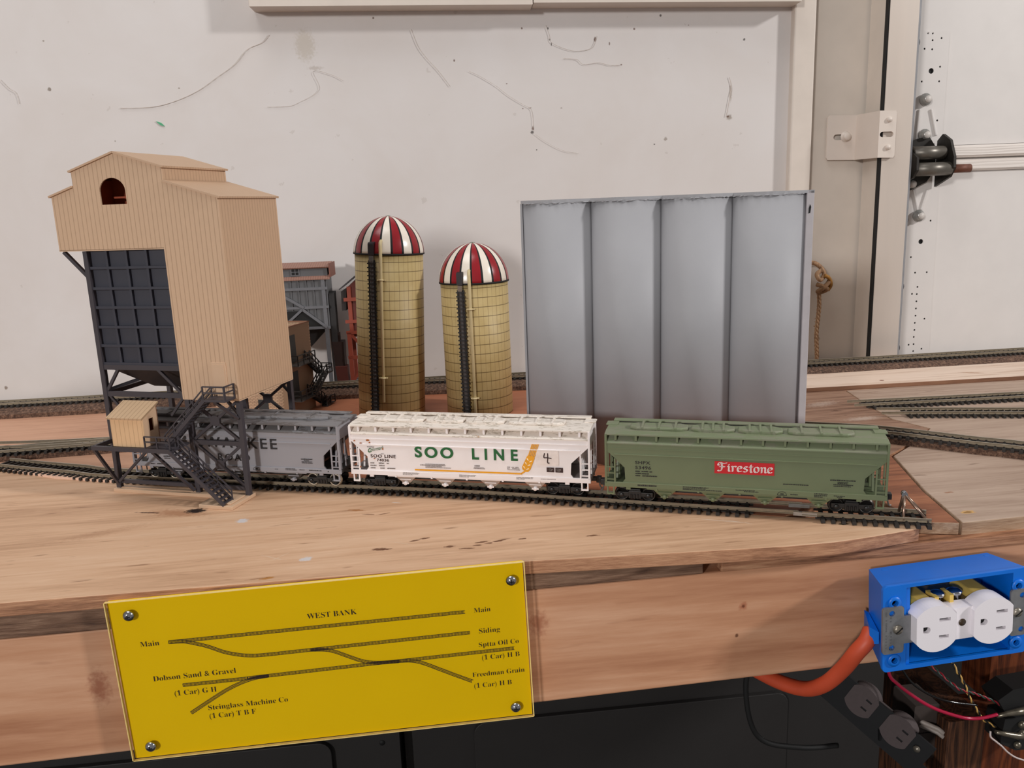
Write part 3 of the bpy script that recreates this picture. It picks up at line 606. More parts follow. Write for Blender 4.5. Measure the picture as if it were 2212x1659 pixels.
        MB().box(min(x(e), x(e+dx*24)), max(x(e), x(e+dx*24)), -17, 17, 14, 16.6).build('end_platform', dark_m, root)
        cp = MB().box(min(x(e-dx*4), x(e+dx*8)), max(x(e-dx*4), x(e+dx*8)), -1.8, 1.8, 9.6, 12.6).box(min(x(e-dx*5.6), x(e-dx*2)), max(x(e-dx*5.6), x(e-dx*2)), -3, 2.6, 8.8, 13)
        cp.build('coupler', black_pl, root, bevel=.4)
        MB().tube(catmull([(x(e-dx*3.6), 1, 9), (x(e-dx*4.2), 2, 5), (x(e-dx*5.4), 3.5, 2.6), (x(e-dx*6.6), 5, 2.4)], 5), .55, 6).build('trip_pin', steel, root)
    MB().box(x(9), x(179.4), -5, 5, 6.6, 13.6).build('centre_sill', black_pl, root)
    # hopper interior sides, roof
    MB().hexa([(x(27), -15, 14), (x(161), -15, 14), (x(161), 15, 14), (x(27), 15, 14), (x(2), -16.6, 45), (x(186.4), -16.6, 45), (x(186.4), 16.6, 45), (x(2), 16.6, 45)]).build('hopper_body', dark_m, root)
    mb = MB().poly([(-17.9, 51.6), (-17.9, 52.9), (-10, 53.8), (10, 53.8), (17.9, 52.9), (17.9, 51.6)], fn=lambda y, z, t: (t, y, z), t0=x(.2), t1=x(188.2))
    mb.build('roof', roof_m, root, bevel=.2)
    MB().box(x(3), x(185.4), 10.6, 16.6, 54.6, 55.6).build('running_board', roof_m, root, bevel=.2)
    for e, dx in ((0, 1), (188.4, -1)):
        MB().box(min(x(e-dx*1.5), x(e+dx*7)), max(x(e-dx*1.5), x(e+dx*7)), 2, 11, 53.6, 54.6).build('running_board', roof_m, root, bevel=.2)
    def hatch_shape(u0, u1, y0, y1):
        c = 5
        o = MB().poly([(x(u0), y0+3), (x(u0+c), y0), (x(u1-c), y0), (x(u1), y0+3), (x(u1), y1-3), (x(u1-c), y1), (x(u0+c), y1), (x(u0), y1-3)], fn=lambda a, b, t: (a, b, t), t0=53.6, t1=56.2).build('roof_hatch', roof_m, root, bevel=.9)
        return o
    if hatch == 'four':
        for u0, u1 in ((17, 58), (60, 90), (92, 122), (125, 168)):
            hatch_shape(u0, u1, -9.5, 4)
            for q in (.1, .5, .9):
                uu = u0+6+(u1-u0-12)*q
                MB().bar((x(uu), -10.2, 55.6), (x(uu), 4.6, 57.0), 1.6, 1.6).build('hatch_bar', roof_m, root, bevel=.3)
    else:
        hatch_shape(14, 174, -8, 5)
        for uu in (30, 62, 94, 126, 158): MB().bar((x(uu), -8.4, 55.8), (x(uu), 5.4, 56.8), 1.4, 1.2).build('hatch_bar', roof_m, root, bevel=.3)
    # outlets
    for u in outlets:
        MB().hexa([(x(u)-3, -14.5, 6.6), (x(u)+3, -14.5, 6.6), (x(u)+3, 14.5, 6.6), (x(u)-3, 14.5, 6.6), (x(u)-9.5, -16.8, 13.4), (x(u)+9.5, -16.8, 13.4), (x(u)+9.5, 16.8, 13.4), (x(u)-9.5, 16.8, 13.4)]).build('outlet_chute', gate_m, root)
        MB().box(x(u)-4.6, x(u)+4.6, -16.6, 16.6, 9.6, 10.3).lathe([(0, -17.6), (1.5, -17.6), (1.5, 17.6), (0, 17.6)], 12, (x(u), 0, 7), 'Y').box(x(u)-2.6, x(u)+2.6, -17, -16, 6.4, 7.6).build('outlet_gate', body_m, root)
    # trucks
    for u in (20.8, 167.6):
        t = MB().box(x(u)-13, x(u)+13, -11.2, -9.4, 4, 7.2).box(x(u)-4.5, x(u)+4.5, -11.8, -9, 2.6, 8.4).box(x(u)-13, x(u)+13, 9.4, 11.2, 4, 7.2).box(x(u)-4.5, x(u)+4.5, 9, 11.8, 2.6, 8.4).box(x(u)-4, x(u)+4, -11, 11, 4.6, 9.6).box(x(u)-2, x(u)+2, -4, 4, 9, 14)
        for a in (-9.6, 9.6): t.lathe([(0, -12.2), (1.7, -12), (1.9, -9.4)], 12, (x(u+a), 0, 4.9), 'Y').lathe([(0, 12.2), (1.7, 12), (1.9, 9.4)], 12, (x(u+a), 0, 4.9), 'Y')
        for a in (-2.4, 0, 2.4): t.lathe([(.8, 2.8), (.8, 6)], 8, (x(u+a), -11.9, 0))
        tr = t.build('truck', black_pl, root, bevel=.3)
        for a in (-9.6, 9.6):
            wh = MB().lathe([(0, -7.2), (3.8, -7.2), (4.1, -8), (4.8, -8.3), (4.8, -5.9), (5.5, -5.7), (5.5, -5.1), (1, -5.1), (1, 5.1), (5.5, 5.1), (5.5, 5.7), (4.8, 5.9), (4.8, 8.3), (4.1, 8), (3.8, 7.2), (0, 7.2)], 24, (x(u+a), 0, 4.9), 'Y', mif=lambda k, j: 1 if j in (2, 3, 4, 10, 11, 12) else 0)
            wh.build('wheelset', [black_pl, plain('dull_wheel_tread', S(70, 64, 60), .35, .6) if not bright_wheels else plain('bright_wheel_tread', S(205, 190, 170), .35, .4)], tr)
    return root
FRONT = -HALF-.45
def lettering(root, body, u, z, mat, height=None, width=None, off=0, space=1.0, name='lettering', y=FRONT):
    return text(name, body, mat, root, u-CARL/2, y, z-6.0, width=width, height=height, off=off, space=space)
def smalltext(root, lines, mat, name='small_lettering'):
    """a few lines of data stencils, drawn as fine broken strokes too small to read"""
    mb = MB()
    for (u0, u1, z, hh) in lines:
        u = u0
        while u < u1:
            w = random.uniform(.5, 1.3); mb.box(u-CARL/2, min(u+w, u1)-CARL/2, FRONT-.02, FRONT+.04, z-6, z-6+hh*random.uniform(.75, 1)); u += w+random.uniform(.12, .3)
    return mb.build(name, mat, root)
def weathered(name, base, dirt, chips, amount=.3, scale=90, st=(.35, 1, 1), rough=.5):
    m, nt, b = newmat(name); b.inputs['Roughness'].default_value = rough; b.inputs['Specular IOR Level'].default_value = .4
    n = noise(nt, coords(nt, scale=st), scale, 5, .7, .3); n2 = noise(nt, coords(nt), 330, 3, .6)
    f = math_n(nt, 'MULTIPLY', math_n(nt, 'GREATER_THAN', n, 1-amount-.08), .75)
    c = mixc(nt, f, base, dirt)
    if chips: c = mixc(nt, math_n(nt, 'MULTIPLY', math_n(nt, 'GREATER_THAN', math_n(nt, 'MULTIPLY', n, n2), .415), .8), c, chips)
    nt.links.new(c, b.inputs['Base Color']); return m
wh_b = plain('white_carbody', S(224, 217, 216, 1.24), .4, 0, .02, 60)
wh_r = weathered('flaking_white_roof', S(220, 210, 200, 1.15), S(178, 166, 150), S(176, 124, 76), .36, 420, (.28, 1, 1))
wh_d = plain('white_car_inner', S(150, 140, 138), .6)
wh_g = plain('tan_outlet_plastic', S(176, 158, 146), .5)
gr_b = plain('sage_green_carbody', S(104, 112, 82, 1.12), .45, 0, .03, 60)
gr_r = weathered('dusty_green_roof', S(116, 124, 96, 1.12), S(132, 132, 112), None, .4, 120, (.4, 1, 1))
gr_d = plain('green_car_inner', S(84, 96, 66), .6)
gy_b = weathered('grey_carbody', S(144, 142, 147, 1.12), S(134, 128, 130), None, .16, 40, (.5, 1, .6))
gy_r = weathered('sooty_grey_roof', S(118, 116, 118, 1.1), S(92, 86, 84), None, .42, 70, (.3, 1, 1))
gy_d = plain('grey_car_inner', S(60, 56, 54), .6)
black_ink = plain('black_lettering', S(26, 22, 24), .5)
brown_ink = plain('dark_brown_lettering', S(52, 26, 24), .5)
green_ink = plain('green_lettering', S(14, 92, 42, 1.1), .45)
orange_ink = plain('orange_lettering', S(228, 158, 28, 1.1), .45)
grey_ink = plain('grey_stencil_ink', S(118, 108, 104), .5)
cream_ink = plain('cream_lettering', S(240, 225, 200, 1.1), .45)

G = 'hopper cars on the siding'
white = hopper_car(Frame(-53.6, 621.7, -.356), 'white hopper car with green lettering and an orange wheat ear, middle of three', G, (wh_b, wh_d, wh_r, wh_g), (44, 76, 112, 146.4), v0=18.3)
o = lettering(white, 'SOO', 53.5, 35.1, green_ink, width=30.8, height=8.4, off=.03, space=1.3, name='road_name')
o = lettering(white, 'LINE', 99, 35.0, green_ink, width=35.2, height=8.6, off=.03, space=1.75, name='road_name')
lettering(white, 'SOO LINE', 17.2, 33.5, brown_ink, width=20.6, height=2.5, off=.02, space=1.2, name='reporting_mark')
lettering(white, '74036', 22, 30.5, brown_ink, width=10, height=2.1, off=.012, space=1.1, name='car_number')
def pen(pts_list, r, mat, root, name, y=FRONT, n=6):
    mb = MB()
    for pts in pts_list: mb.tube([(p.x-CARL/2, y, p.z-6) for p in catmull([(a, 0, b) for a, b in pts], 5)], r, n)
    return mb.build(name, mat, root)
# script word "Colormark"
o = text('script_lettering', 'Colormark', green_ink, white, 15.2-CARL/2, FRONT, 37.7-6, width=13, height=2.9, rot=(PI/2, -.2, 0))
for v in o.data.vertices: v.co.x += v.co.y*.45
pen([[(18.2, 40.2), (16.6, 40.4), (15.5, 38.6), (16.2, 37.5), (18, 38.2)]], .22, green_ink, white, 'script_swash')
pen([[(154.6, 41.4), (154.0, 38.2), (156.2, 38.0), (159.6, 37.6)], [(156.8, 41.4), (156.9, 38), (156.6, 34.6), (157.4, 33.9), (158, 34)]], .42, brown_ink, white, 'handwritten_number')
MB().poly([(147.9-CARL/2, 32.6-6), (148.6-CARL/2, 32-6), (164.4-CARL/2, 32-6), (165-CARL/2, 32.6-6), (165-CARL/2, 42.8-6), (164.4-CARL/2, 43.4-6), (148.6-CARL/2, 43.4-6), (147.9-CARL/2, 42.8-6)], fn=lambda x, z, t: (x, t, z), t0=-HALF-.32, t1=-HALF+.1).build('paper_label', plain('paper_label', S(222, 210, 204, 1.18), .7), white)
for u0, u1 in ((155.8, 161.4), (162.3, 167.9)):
    q = MB().box(u0-CARL/2, u1-CARL/2, FRONT, FRONT+.3, 26.9-6, 30.5-6).build('data_plate', brown_ink, white)
    m2 = MB()
    for k in range(7): m2.box(u0+.5+random.random()*3.6-CARL/2, u0+1.1+random.random()*3.6-CARL/2, FRONT-.04, FRONT, 27.6+random.random()*2.2-6, 27.9+random.random()*2.2-6)
    m2.build('stencil_marks', grey_ink, q)
# wheat ear and its stem line
MB().box(52.8-CARL/2, 137-CARL/2, FRONT, FRONT+.3, 24.2-6, 25.4-6).build('orange_stripe', orange_ink, white)
wheat = [(136.6, 24.2), (139.6, 26.4), (141.6, 26.4), (143.4, 28.2), (147.0, 37.2), (146.6, 38.2), (142.0, 39.4), (141.2, 38.5), (137.2, 30.2), (137.5, 28.3), (138.9, 27.2), (136.2, 25.4)]
MB().poly([(a-CARL/2, b-6) for a, b in wheat], fn=lambda x, z, t: (x, t, z), t0=FRONT, t1=FRONT+.3).build('wheat_ear', orange_ink, white)
mb = MB()
for k in range(5):
    a = 141.7+k*1.15; mb.poly([(a-CARL/2, 38-6), (a+.75-CARL/2, 38-6), (a+.75+3.4-CARL/2, 48-6), (a+3.4-CARL/2, 48-6)], fn=lambda x, z, t: (x, t, z), t0=FRONT+.02, t1=FRONT+.3)
mb.build('wheat_awns', orange_ink, white)
mb = MB()
for (a, b, dx, dz) in ((139.4, 29, -1.0, 1.7), (140.8, 32.2, -1.0, 1.7), (142.2, 35.2, -1.0, 1.7), (140.4, 28.2, 1.9, .9), (141.6, 31.2, 1.9, .9), (142.9, 34.2, 1.9, .9)):
    mb.tube([(a-CARL/2, FRONT-.02, b-6), (a+dx-CARL/2, FRONT-.02, b+dz-6)], .32, 6)
mb.build('wheat_grain', cream_ink, white)
smalltext(white, [(16.5, 19.6, 28.6, .9), (23.5, 27.8, 28.6, .9), (30, 31.8, 28.6, .9), (16.5, 21.5, 26.6, .9), (23.5, 28, 26.6, .9), (16.5, 20.5, 24.6, .9), (24.5, 28.3, 24.6, .9), (30.3, 36.8, 24.6, .9), (14.8, 20.5, 41.6, .7), (25.8, 28, 36.3, .5)], grey_ink)
smalltext(white, [(61.5, 77, 29.4, .6), (57.4, 77.5, 28.5, .7), (61.5, 74.5, 27.7, .6), (61.5, 81.8, 26.8, .6), (100.5, 104.5, 29.2, 1), (100, 108, 28.1, .5), (99.8, 108.5, 27.3, .5), (125.8, 128, 29.4, .6), (129.2, 131, 29.4, .6), (131.8, 134.4, 29.4, .6), (125.8, 127.5, 28.4, .5), (129.6, 135, 28.4, .5), (126, 135.6, 27.4, .5)], grey_ink)
smalltext(white, [(43, 56.3, 21.9, .5), (43, 55.6, 21.2, .4), (43, 51, 20.5, .4), (88.3, 101.5, 21.9, .5), (88.3, 100.5, 21.2, .4), (88.3, 96, 20.5, .4), (132.7, 145.8, 21.9, .5), (132.7, 145, 21.2, .4), (132.7, 139, 20.5, .4), (151.2, 162.5, 21.3, .5)], grey_ink).location.y = -.3*MM
rust = plain('rust_fleck', S(168, 98, 48), .7)
mb = MB()
for (u, z, w, hh) in ((4.5, 46.5, 1.6, 1.2), (9.6, 44.8, 2.6, .8), (15.5, 47.2, 3.5, 1.5), (17, 45.4, 1.4, 1.2), (27.6, 40.6, .9, 2.0), (20.2, 32.6, 1.6, .9), (8.2, 25.6, 1.3, 1.6), (.9, 44, .8, 2.5), (.9, 40, .8, 1.6)):
    mb.poly([(u-CARL/2+w/2*math.cos(k)*random.uniform(.6, 1), z-6+hh/2*math.sin(k)*random.uniform(.6, 1)) for k in [2*PI*i/9 for i in range(9)]], fn=lambda x, z, t: (x, t, z), t0=FRONT-.25, t1=FRONT+.5)
mb.build('rust_marks', rust, white)

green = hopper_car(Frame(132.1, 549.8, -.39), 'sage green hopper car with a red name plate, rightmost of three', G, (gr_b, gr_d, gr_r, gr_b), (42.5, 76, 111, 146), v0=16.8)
red_m = plain('red_name_plate', S(196, 28, 36, 1.05), .4)
MB().poly([(76.8-CARL/2, 33.2-6), (116.4-CARL/2, 33.2-6), (116.4-CARL/2, 41.9-6), (76.8-CARL/2, 41.9-6)], fn=lambda x, z, t: (x, t, z), t0=FRONT, t1=FRONT+.3).build('red_name_plate', red_m, green)
# broad-nib lettering for the name plate
NIB = {
 'F': [[(.0, .9), (.15, .98), (.45, .88), (.8, .98)], [(.3, .88), (.34, .5), (.28, .12), (.08, .02), (-.04, .1)], [(.1, .5), (.36, .54), (.6, .5)], [(.0, .9), (-.02, .72), (.1, .68)]],
 'i': [[(.05, .62), (.16, .52), (.16, .1), (.28, .02)], [(.14, .8), (.2, .76)]],
 'r': [[(.05, .62), (.16, .52), (.16, .0)], [(.16, .48), (.36, .64), (.48, .54)]],
 'e': [[(.12, .34), (.44, .42), (.4, .58), (.26, .64), (.1, .5), (.1, .16), (.26, .02), (.46, .12)]],
 's': [[(.42, .56), (.28, .64), (.12, .5), (.2, .38), (.38, .28), (.4, .12), (.26, .02), (.06, .08)]],
 't': [[(.2, .86), (.2, .1), (.34, .02)], [(.04, .6), (.38, .64)]],
 'o': [[(.28, .64), (.1, .52), (.1, .14), (.28, .02), (.46, .14), (.46, .52), (.28, .64)]],
 'n': [[(.05, .62), (.14, .52), (.14, .0)], [(.14, .46), (.36, .64), (.46, .5), (.46, .1), (.56, .02)]]}
ADV = {'F': .82, 'i': .36, 'r': .54, 'e': .56, 's': .54, 't': .44, 'o': .62, 'n': .64}
def nib_word(word, u0, z0, scale, mat, root, adv=1.0):
    mb = MB(); cx = 0; na = (.075, .05)
    for ch in word:
        for st in NIB[ch]:
            P = catmull([(a, b, 0) for a, b in st], 5)
            for p, q in zip(P, P[1:]):
                quad = [Vector(p)+Vector((na[0], na[1], 0)), Vector(p)-Vector((na[0], na[1], 0)), Vector(q)-Vector((na[0], na[1], 0)), Vector(q)+Vector((na[0], na[1], 0))]
                d = (q-p); nn = Vector((-d.y, d.x, 0)).normalized()*.035
                for Q in (quad, [p+nn, p-nn, q-nn, q+nn]):
                    lo = [(u0+(cx+v.x)*scale[0]-CARL/2, FRONT-.05, z0+v.y*scale[1]-6) for v in Q]
                    mb.face(lo)
        cx += ADV[ch]*adv
    return mb.build('name_plate_lettering', mat, root)
nib_word('Firestone', 79.4, 34.9, (7.15, 6.3), plain('white_plate_lettering', S(240, 228, 224, 1.1), .45), green)
lettering(green, 'SHPX', 21.9, 37.2, black_ink, width=10.6, height=2.3, off=.012, space=1.1, name='reporting_mark')
lettering(green, '53496', 22, 33.5, black_ink, width=11, height=2.3, off=.012, space=1.1, name='car_number')
smalltext(green, [(22.1, 25.4, 31.4, .9), (26.4, 31.2, 31.4, .9), (32, 33.8, 31.4, .9), (22.1, 26.2, 29.8, .9), (26.6, 31.4, 29.8, .9), (22.1, 25.6, 28.2, .9), (27, 37.3, 28.2, .9), (122.4, 138.7, 27.3, .7), (152.3, 168.3, 31.8, .8), (157, 163.6, 30.6, .6), (157, 163.4, 29.7, .6), (154.4, 166.8, 28.7, .7), (154.6, 165.4, 27.7, .6)], black_ink)
o = smalltext(green, [(23.7, 37.3, 20.9, 1.3), (55.4, 73, 21.8, .6), (55.4, 71, 20.9, .6), (55.4, 82, 20.0, .6), (91.3, 104, 21.5, .6), (97, 106.5, 20.7, .6), (127.3, 132, 20.3, .7), (142.6, 151, 21.7, .7), (142.6, 150.8, 20.6, .7), (142.6, 148, 19.6, .6), (155, 162, 20.9, .6), (157, 160.5, 20.1, .6)], black_ink); o.location.y = -.3*MM
mb = MB(); mb.tube([(121.9+3*math.cos(PI*k/12)-CARL/2, FRONT-.3, 19.8-6+2.5*math.sin(PI*k/12)) for k in range(13)], .16, 5); mb.bar((118.8-CARL/2, FRONT-.3, 19.7-6), (125-CARL/2, FRONT-.3, 19.7-6), .3, .3).box(120.8-CARL/2, 123-CARL/2, FRONT-.35, FRONT-.25, 20.2-6, 21-6)
mb.build('builder_emblem', black_ink, green)

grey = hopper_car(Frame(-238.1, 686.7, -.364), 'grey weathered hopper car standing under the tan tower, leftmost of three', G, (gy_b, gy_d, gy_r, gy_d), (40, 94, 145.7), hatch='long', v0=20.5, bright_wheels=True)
lettering(grey, 'MILWAUKEE', 44, 38.1, black_ink, width=90.6, height=8.5, off=.012, space=1.28, name='road_name')
lettering(grey, 'ROAD', 80.7, 27.3, black_ink, width=28.6, height=5.5, off=.012, space=1.35, name='road_name')
smalltext(grey, [(154.6, 164.3, 30.4, .8), (157, 161.4, 29.3, .6), (155, 164, 28.4, .6), (155, 164.3, 27.4, .6)], black_ink)
o = smalltext(grey, [(17, 21, 21.4, 1), (23, 30, 21.4, 1.2), (30, 37, 28.2, 1), (30.5, 36, 26.6, .9), (93, 97.8, 22.3, .8), (98.2, 107, 22.4, .4), (98.2, 107, 21.6, .4), (131, 134, 21.5, .5), (140.4, 149, 22.2, .6), (140.4, 150, 21.2, .6), (152.6, 157, 21.6, .6), (161, 171.8, 21.5, .7), (177, 178, 20.9, 1.2)], black_ink); o.location.y = -.3*MM
mb = MB(); mb.tube([(114.8+2.9*math.cos(PI*k/12)-CARL/2, FRONT-.3, 20.4-6+2.4*math.sin(PI*k/12)) for k in range(13)], .16, 5); mb.bar((111.8-CARL/2, FRONT-.3, 20.3-6), (117.8-CARL/2, FRONT-.3, 20.3-6), .3, .3).box(113.8-CARL/2, 115.9-CARL/2, FRONT-.35, FRONT-.25, 20.8-6, 21.7-6)
mb.build('builder_emblem', black_ink, grey)

# ------------------------------------------------------------------ tan loading tower over the track
TW = Frame(-236, 675.5, -.39)
tower = thing('loading_tower', 'tall tan sided loading tower with a dark ribbed bin and outside stairs', 'model building', (-236, 675.5, 0), (0, 0, -.39))
tanc = S(198, 166, 137, 1.14)
clad_x = clad('tan_siding_front', tanc, S(120, 88, 62), 'X', 4.0, .17)
clad_y = clad('tan_siding_side', S(190, 157, 128, 1.12), S(132, 100, 74), 'Y', 3.7, .2, dip=.3)
tan_p = plain('tan_plastic', tanc, .5, 0, .03, 90)
roof_tan = clad('tan_ribbed_roof', S(192, 160, 132, 1.1), S(140, 110, 86), 'Y', 3.2, .22, dip=.3)
inner_m = plain('orange_glow_inner', S(160, 66, 26), .6)  # orange brown paints in light glowing through the tan plastic
U0, U1, U2, V1, ZT, ZL, ZM, ZBt, ZR, ZE, UR, WW = -37.3, 58.8, 109.7, 80.6, 233.0, 238.7, 197.5, 80.5, 268.7, 256.7, 24.6, 40.4
pr = (ZR-ZE)/WW
zlj, zrj = ZL+pr*(UR-WW-U0), ZT+pr*(U2-UR-WW)
prof = [(U0, ZM), (U1, ZM), (U1, ZBt), (U2, ZBt), (U2, ZT), (UR+WW, zrj), (UR+WW, ZE), (UR, ZR), (UR-WW, ZE), (UR-WW, zlj), (U0, ZL)]
arch = [(8, 231.4), (31.2, 231.4)] + [(19.6+11.6*math.cos(PI*k/14), 241.2+9.8*math.sin(PI*k/14)) for k in range(15)]
fxz = lambda x, z, t: (x, t, z)
MB().poly(prof, [arch], fn=fxz, t0=0, t1=1.2).build('front_wall', clad_x, tower)
MB().poly(prof, fn=fxz, t0=V1-1.2, t1=V1).build('back_wall', clad_x, tower)
MB().box(U2-1.2, U2, 1.2, V1-1.2, ZBt, ZT).build('side_wall', clad_y, tower)
MB().box(U1, U1+1.2, 1.2, V1-1.2, ZBt, ZM).build('side_wall', clad_y, tower)
MB().box(U0, U0+1.2, 1.2, V1-1.2, ZM, ZL).build('side_wall', clad_y, tower)
MB().box(UR+WW-1.2, UR+WW, 1.2, V1-1.2, zrj-2, ZE).build('clerestory_wall', clad_y, tower)
MB().box(UR-WW, UR-WW+1.2, 1.2, V1-1.2, zlj-2, ZE).build('clerestory_wall', clad_y, tower)
MB().box(U0, U1, 0, V1, ZM-.6, ZM+.6).build('underfloor', tan_p, tower)
MB().box(U1, U2, .2, V1-.2, ZBt-.6, ZBt+.6).build('underfloor', tan_p, tower)
mb = MB().box(U0+1.3, U2-1.3, 1.3, 2.0, ZM+1, 230.5).box(-16, 56, 22, 23, ZM+1, 256)
mb.box(-2, 2, 8, 22, ZM+1, 250).box(10, 30, 12, 14, 236, 237.4)
mb.build('inner_wall', inner_m, tower)
def roofslab(a, b, name='roof'):
    d = Vector((b[0]-a[0], 0, b[1]-a[1])).normalized(); n = Vector((-d.z, 0, d.x)); n = n if n.z > 0 else -n
    P = [Vector((a[0], 0, a[1])), Vector((b[0], 0, b[1]))]
    mb = MB(); q = [(p.x, -1.3, p.z) for p in P] + [(p.x, V1+1.3, p.z) for p in P[::-1]]
    mb.hexa([Vector(v)+n*.1 for v in q] + [Vector(v)+n*1.5 for v in q]); return mb.build(name, roof_tan, tower)
roofslab((UR-WW-1.6, ZE-1.6*pr), (UR, ZR)); roofslab((UR, ZR), (UR+WW+1.6, ZE-1.6*pr))
roofslab((U0-1.8, ZL-1.8*pr), (UR-WW, zlj)); roofslab((UR+WW, zrj), (U2+1.8, ZT-1.8*pr))
dfr = MB().box(88.2, 101, -.7, 0, 85, 110.2).build('door_frame', tan_p, tower, bevel=.2)
MB().box(89.6, 99.6, -.3, .2, 85, 108.6).build('door', tan_p, dfr).location.y = -.75*MM
binm = plain('dark_blue_grey_bin', S(50, 50, 60, 1.1), .5, 0, .06, 40)
ironm = plain('dark_grey_frame_plastic', S(58, 53, 58, 1.1), .5, 0, .05, 60)
MB().box(-15.5, 58.4, 4, 77, 104.5, ZM-.7).build('bin', binm, tower)
for z in (183.5, 167.5, 152.5, 136.9, 122, 107.4): MB().box(-14, 58.4, 1.4, 4, z-1.1, z+1.1).build('bin_rib', binm, tower, bevel=.2)
for u in (3.9, 22.1, 40.3): MB().box(u-1.1, u+1.1, 1.8, 4, 106, ZM-.8).build('bin_rib', binm, tower, bevel=.2)
MB().box(-16, -13, 0.5, 5, 103, ZM-.8).build('bin_edge', binm, tower)
MB().hexa([(12, 27, 84), (46, 27, 84), (46, 54, 84), (12, 54, 84), (-13, 5, 104), (57, 5, 104), (57, 76, 104), (-13, 76, 104)]).build('hopper', plain('dark_hopper', S(48, 40, 40), .6), tower)
def brace(p, q, w=2.2, name='brace'): MB().bar(p, q, w, w, (0, 1, 0)).build(name, ironm, tower)
for v in (2.2, 78.2):
    for u, top in ((-14.3, ZM-.8), (61.8, ZBt), (107.4, ZBt)):
        MB().box(u-1.9, u+1.9, v-1.9, v+1.9, 2.6, top).build('column', ironm, tower)
    for (a, b, z, h) in ((-14, 58, 104.6, 4), (-14, 62, 82.6, 4), (63, 106, 45, 3.6), (-13, 107, 8.4, 3)):
        MB().box(a, b, v-1.3, v+1.3, z-h/2, z+h/2).build('beam', ironm, tower)
    brace((-13.5, v, 84), (1, v, 104)); brace((37, v, 104), (57.5, v, 84))
    brace((-12, v, 82), (2, v, 66), 1.8); brace((59, v, 82), (45, v, 66), 1.8)
    for zc, z0, z1 in ((63, 47, 79), (27, 10, 44)):
        for s in (-1, 1):
            brace((84.6-s*21, v, z0), (84.6+s*21, v, z1), 2.1)
        MB().poly([(84.6-4, zc-2), (84.6-2, zc-4), (84.6+2, zc-4), (84.6+4, zc-2), (84.6+4, zc+2), (84.6+2, zc+4), (84.6-2, zc+4), (84.6-4, zc+2)], fn=fxz, t0=v-1.2, t1=v+1.2).build('gusset', ironm, tower)
    brace((97, v, 79.5), (107, v, 68), 2.0)
for u in (-14.3, 107.4, 61.8):
    for z in (82.6,): MB().box(u-1.3, u+1.3, 4, 76.4, z-1.8, z+1.8).build('beam', ironm, tower)
brace((-14.3, 3, 85), (20, 40, 97), 2.6); brace((-14.3, 77, 85), (20, 40, 97), 2.6)
brace((-35, 2.2, ZM-1), (-15.5, 2.2, 177), 2.6)
brace((-35, 78.2, ZM-1), (-15.5, 78.2, 177), 2.6)
# foundations
MB().box(-17, 84, -2.6, 7, 0, 2.8).box(-12, 60, 1, 5.5, 2.8, 3.3).build('foundation', tan_p, tower, bevel=.4)
MB().box(80, 109.6, -24.5, 8, 0, 3.0).box(100, 106.5, -21.5, -2, 3.0, 4.2).build('foundation', tan_p, tower, bevel=.4)
MB().box(-17, 110, 73, 83, 0, 2.8).build('foundation', tan_p, tower, bevel=.4)
# operator platform with shed
MB().box(3.5, 60, -20, 0, 43.6, 45).build('platform', ironm, tower)
MB().box(-15.5, 60, -21.4, -19.2, 41.6, 45).box(-15.5, -13.4, -20, 2, 41.6, 45).build('platform_edge', ironm, tower)
brace((-14.6, -19.6, 42), (-12.6, 0, 6), 2.2); brace((-11, -1.2, 9), (27, -1.2, 43), 1.9); brace((38, -19, 43), (60, -1, 5), 2.0)
shed = bpy.data.objects.new('operator_shed', None); COL.objects.link(shed); shed.parent = tower
shx = clad('tan_shed_boards', S(214, 178, 138, 1.12), S(150, 116, 84), 'X', 4.1, .12, dip=.45)
MB().box(4, 34, -19, -18, 45.1, 68.2).build('wall', shx, shed)
side = [(-18, 45.1), (-1, 45.1), (-1, 75.6), (-18, 68.2)]
win = [(-11.5, 56.5), (-6.5, 56.5), (-6.5, 66.5), (-11.5, 66.5)]
MB().poly(side, [win], fn=lambda y, z, t: (t, y, z), t0=33, t1=34).build('wall', tan_p, shed)
MB().poly(side, fn=lambda y, z, t: (t, y, z), t0=4, t1=5).build('wall', tan_p, shed)
MB().box(4, 34, -2, -1, 45.1, 75.6).build('wall', inner_m, shed)
MB().hexa([(2.4, -21, 67.4), (35.2, -21, 67.4), (35.2, .4, 76.6), (2.4, .4, 76.6), (2.4, -21.3, 68.8), (35.2, -21.3, 68.8), (35.2, .1, 78), (2.4, .1, 78)]).build('roof', clad('tan_shed_roof', S(192, 162, 130, 1.1), S(132, 104, 76), 'X', 3.9, .14, dip=.5), shed)
def railing(pts, n_posts, h, name='railing', r=.5, parent=None, m=None, mid=.55):
    """posts and two rails following a polyline of deck points"""
    mb = MB(); P = [Vector(p) for p in pts]
    for a, b in zip(P, P[1:]):
        for f in (mid, 1.0): mb.bar(a+Vector((0, 0, h*f)), b+Vector((0, 0, h*f)), 2*r, 2*r)
        for k in range(n_posts+1):
            q = a+(b-a)*(k/n_posts); mb.bar(q, q+Vector((0, 0, h)), 2*r, 2*r)
    return mb.build(name, m or ironm, parent or tower)
railing([(34.5, -20, 45), (57, -20, 45)], 2, 9.2)
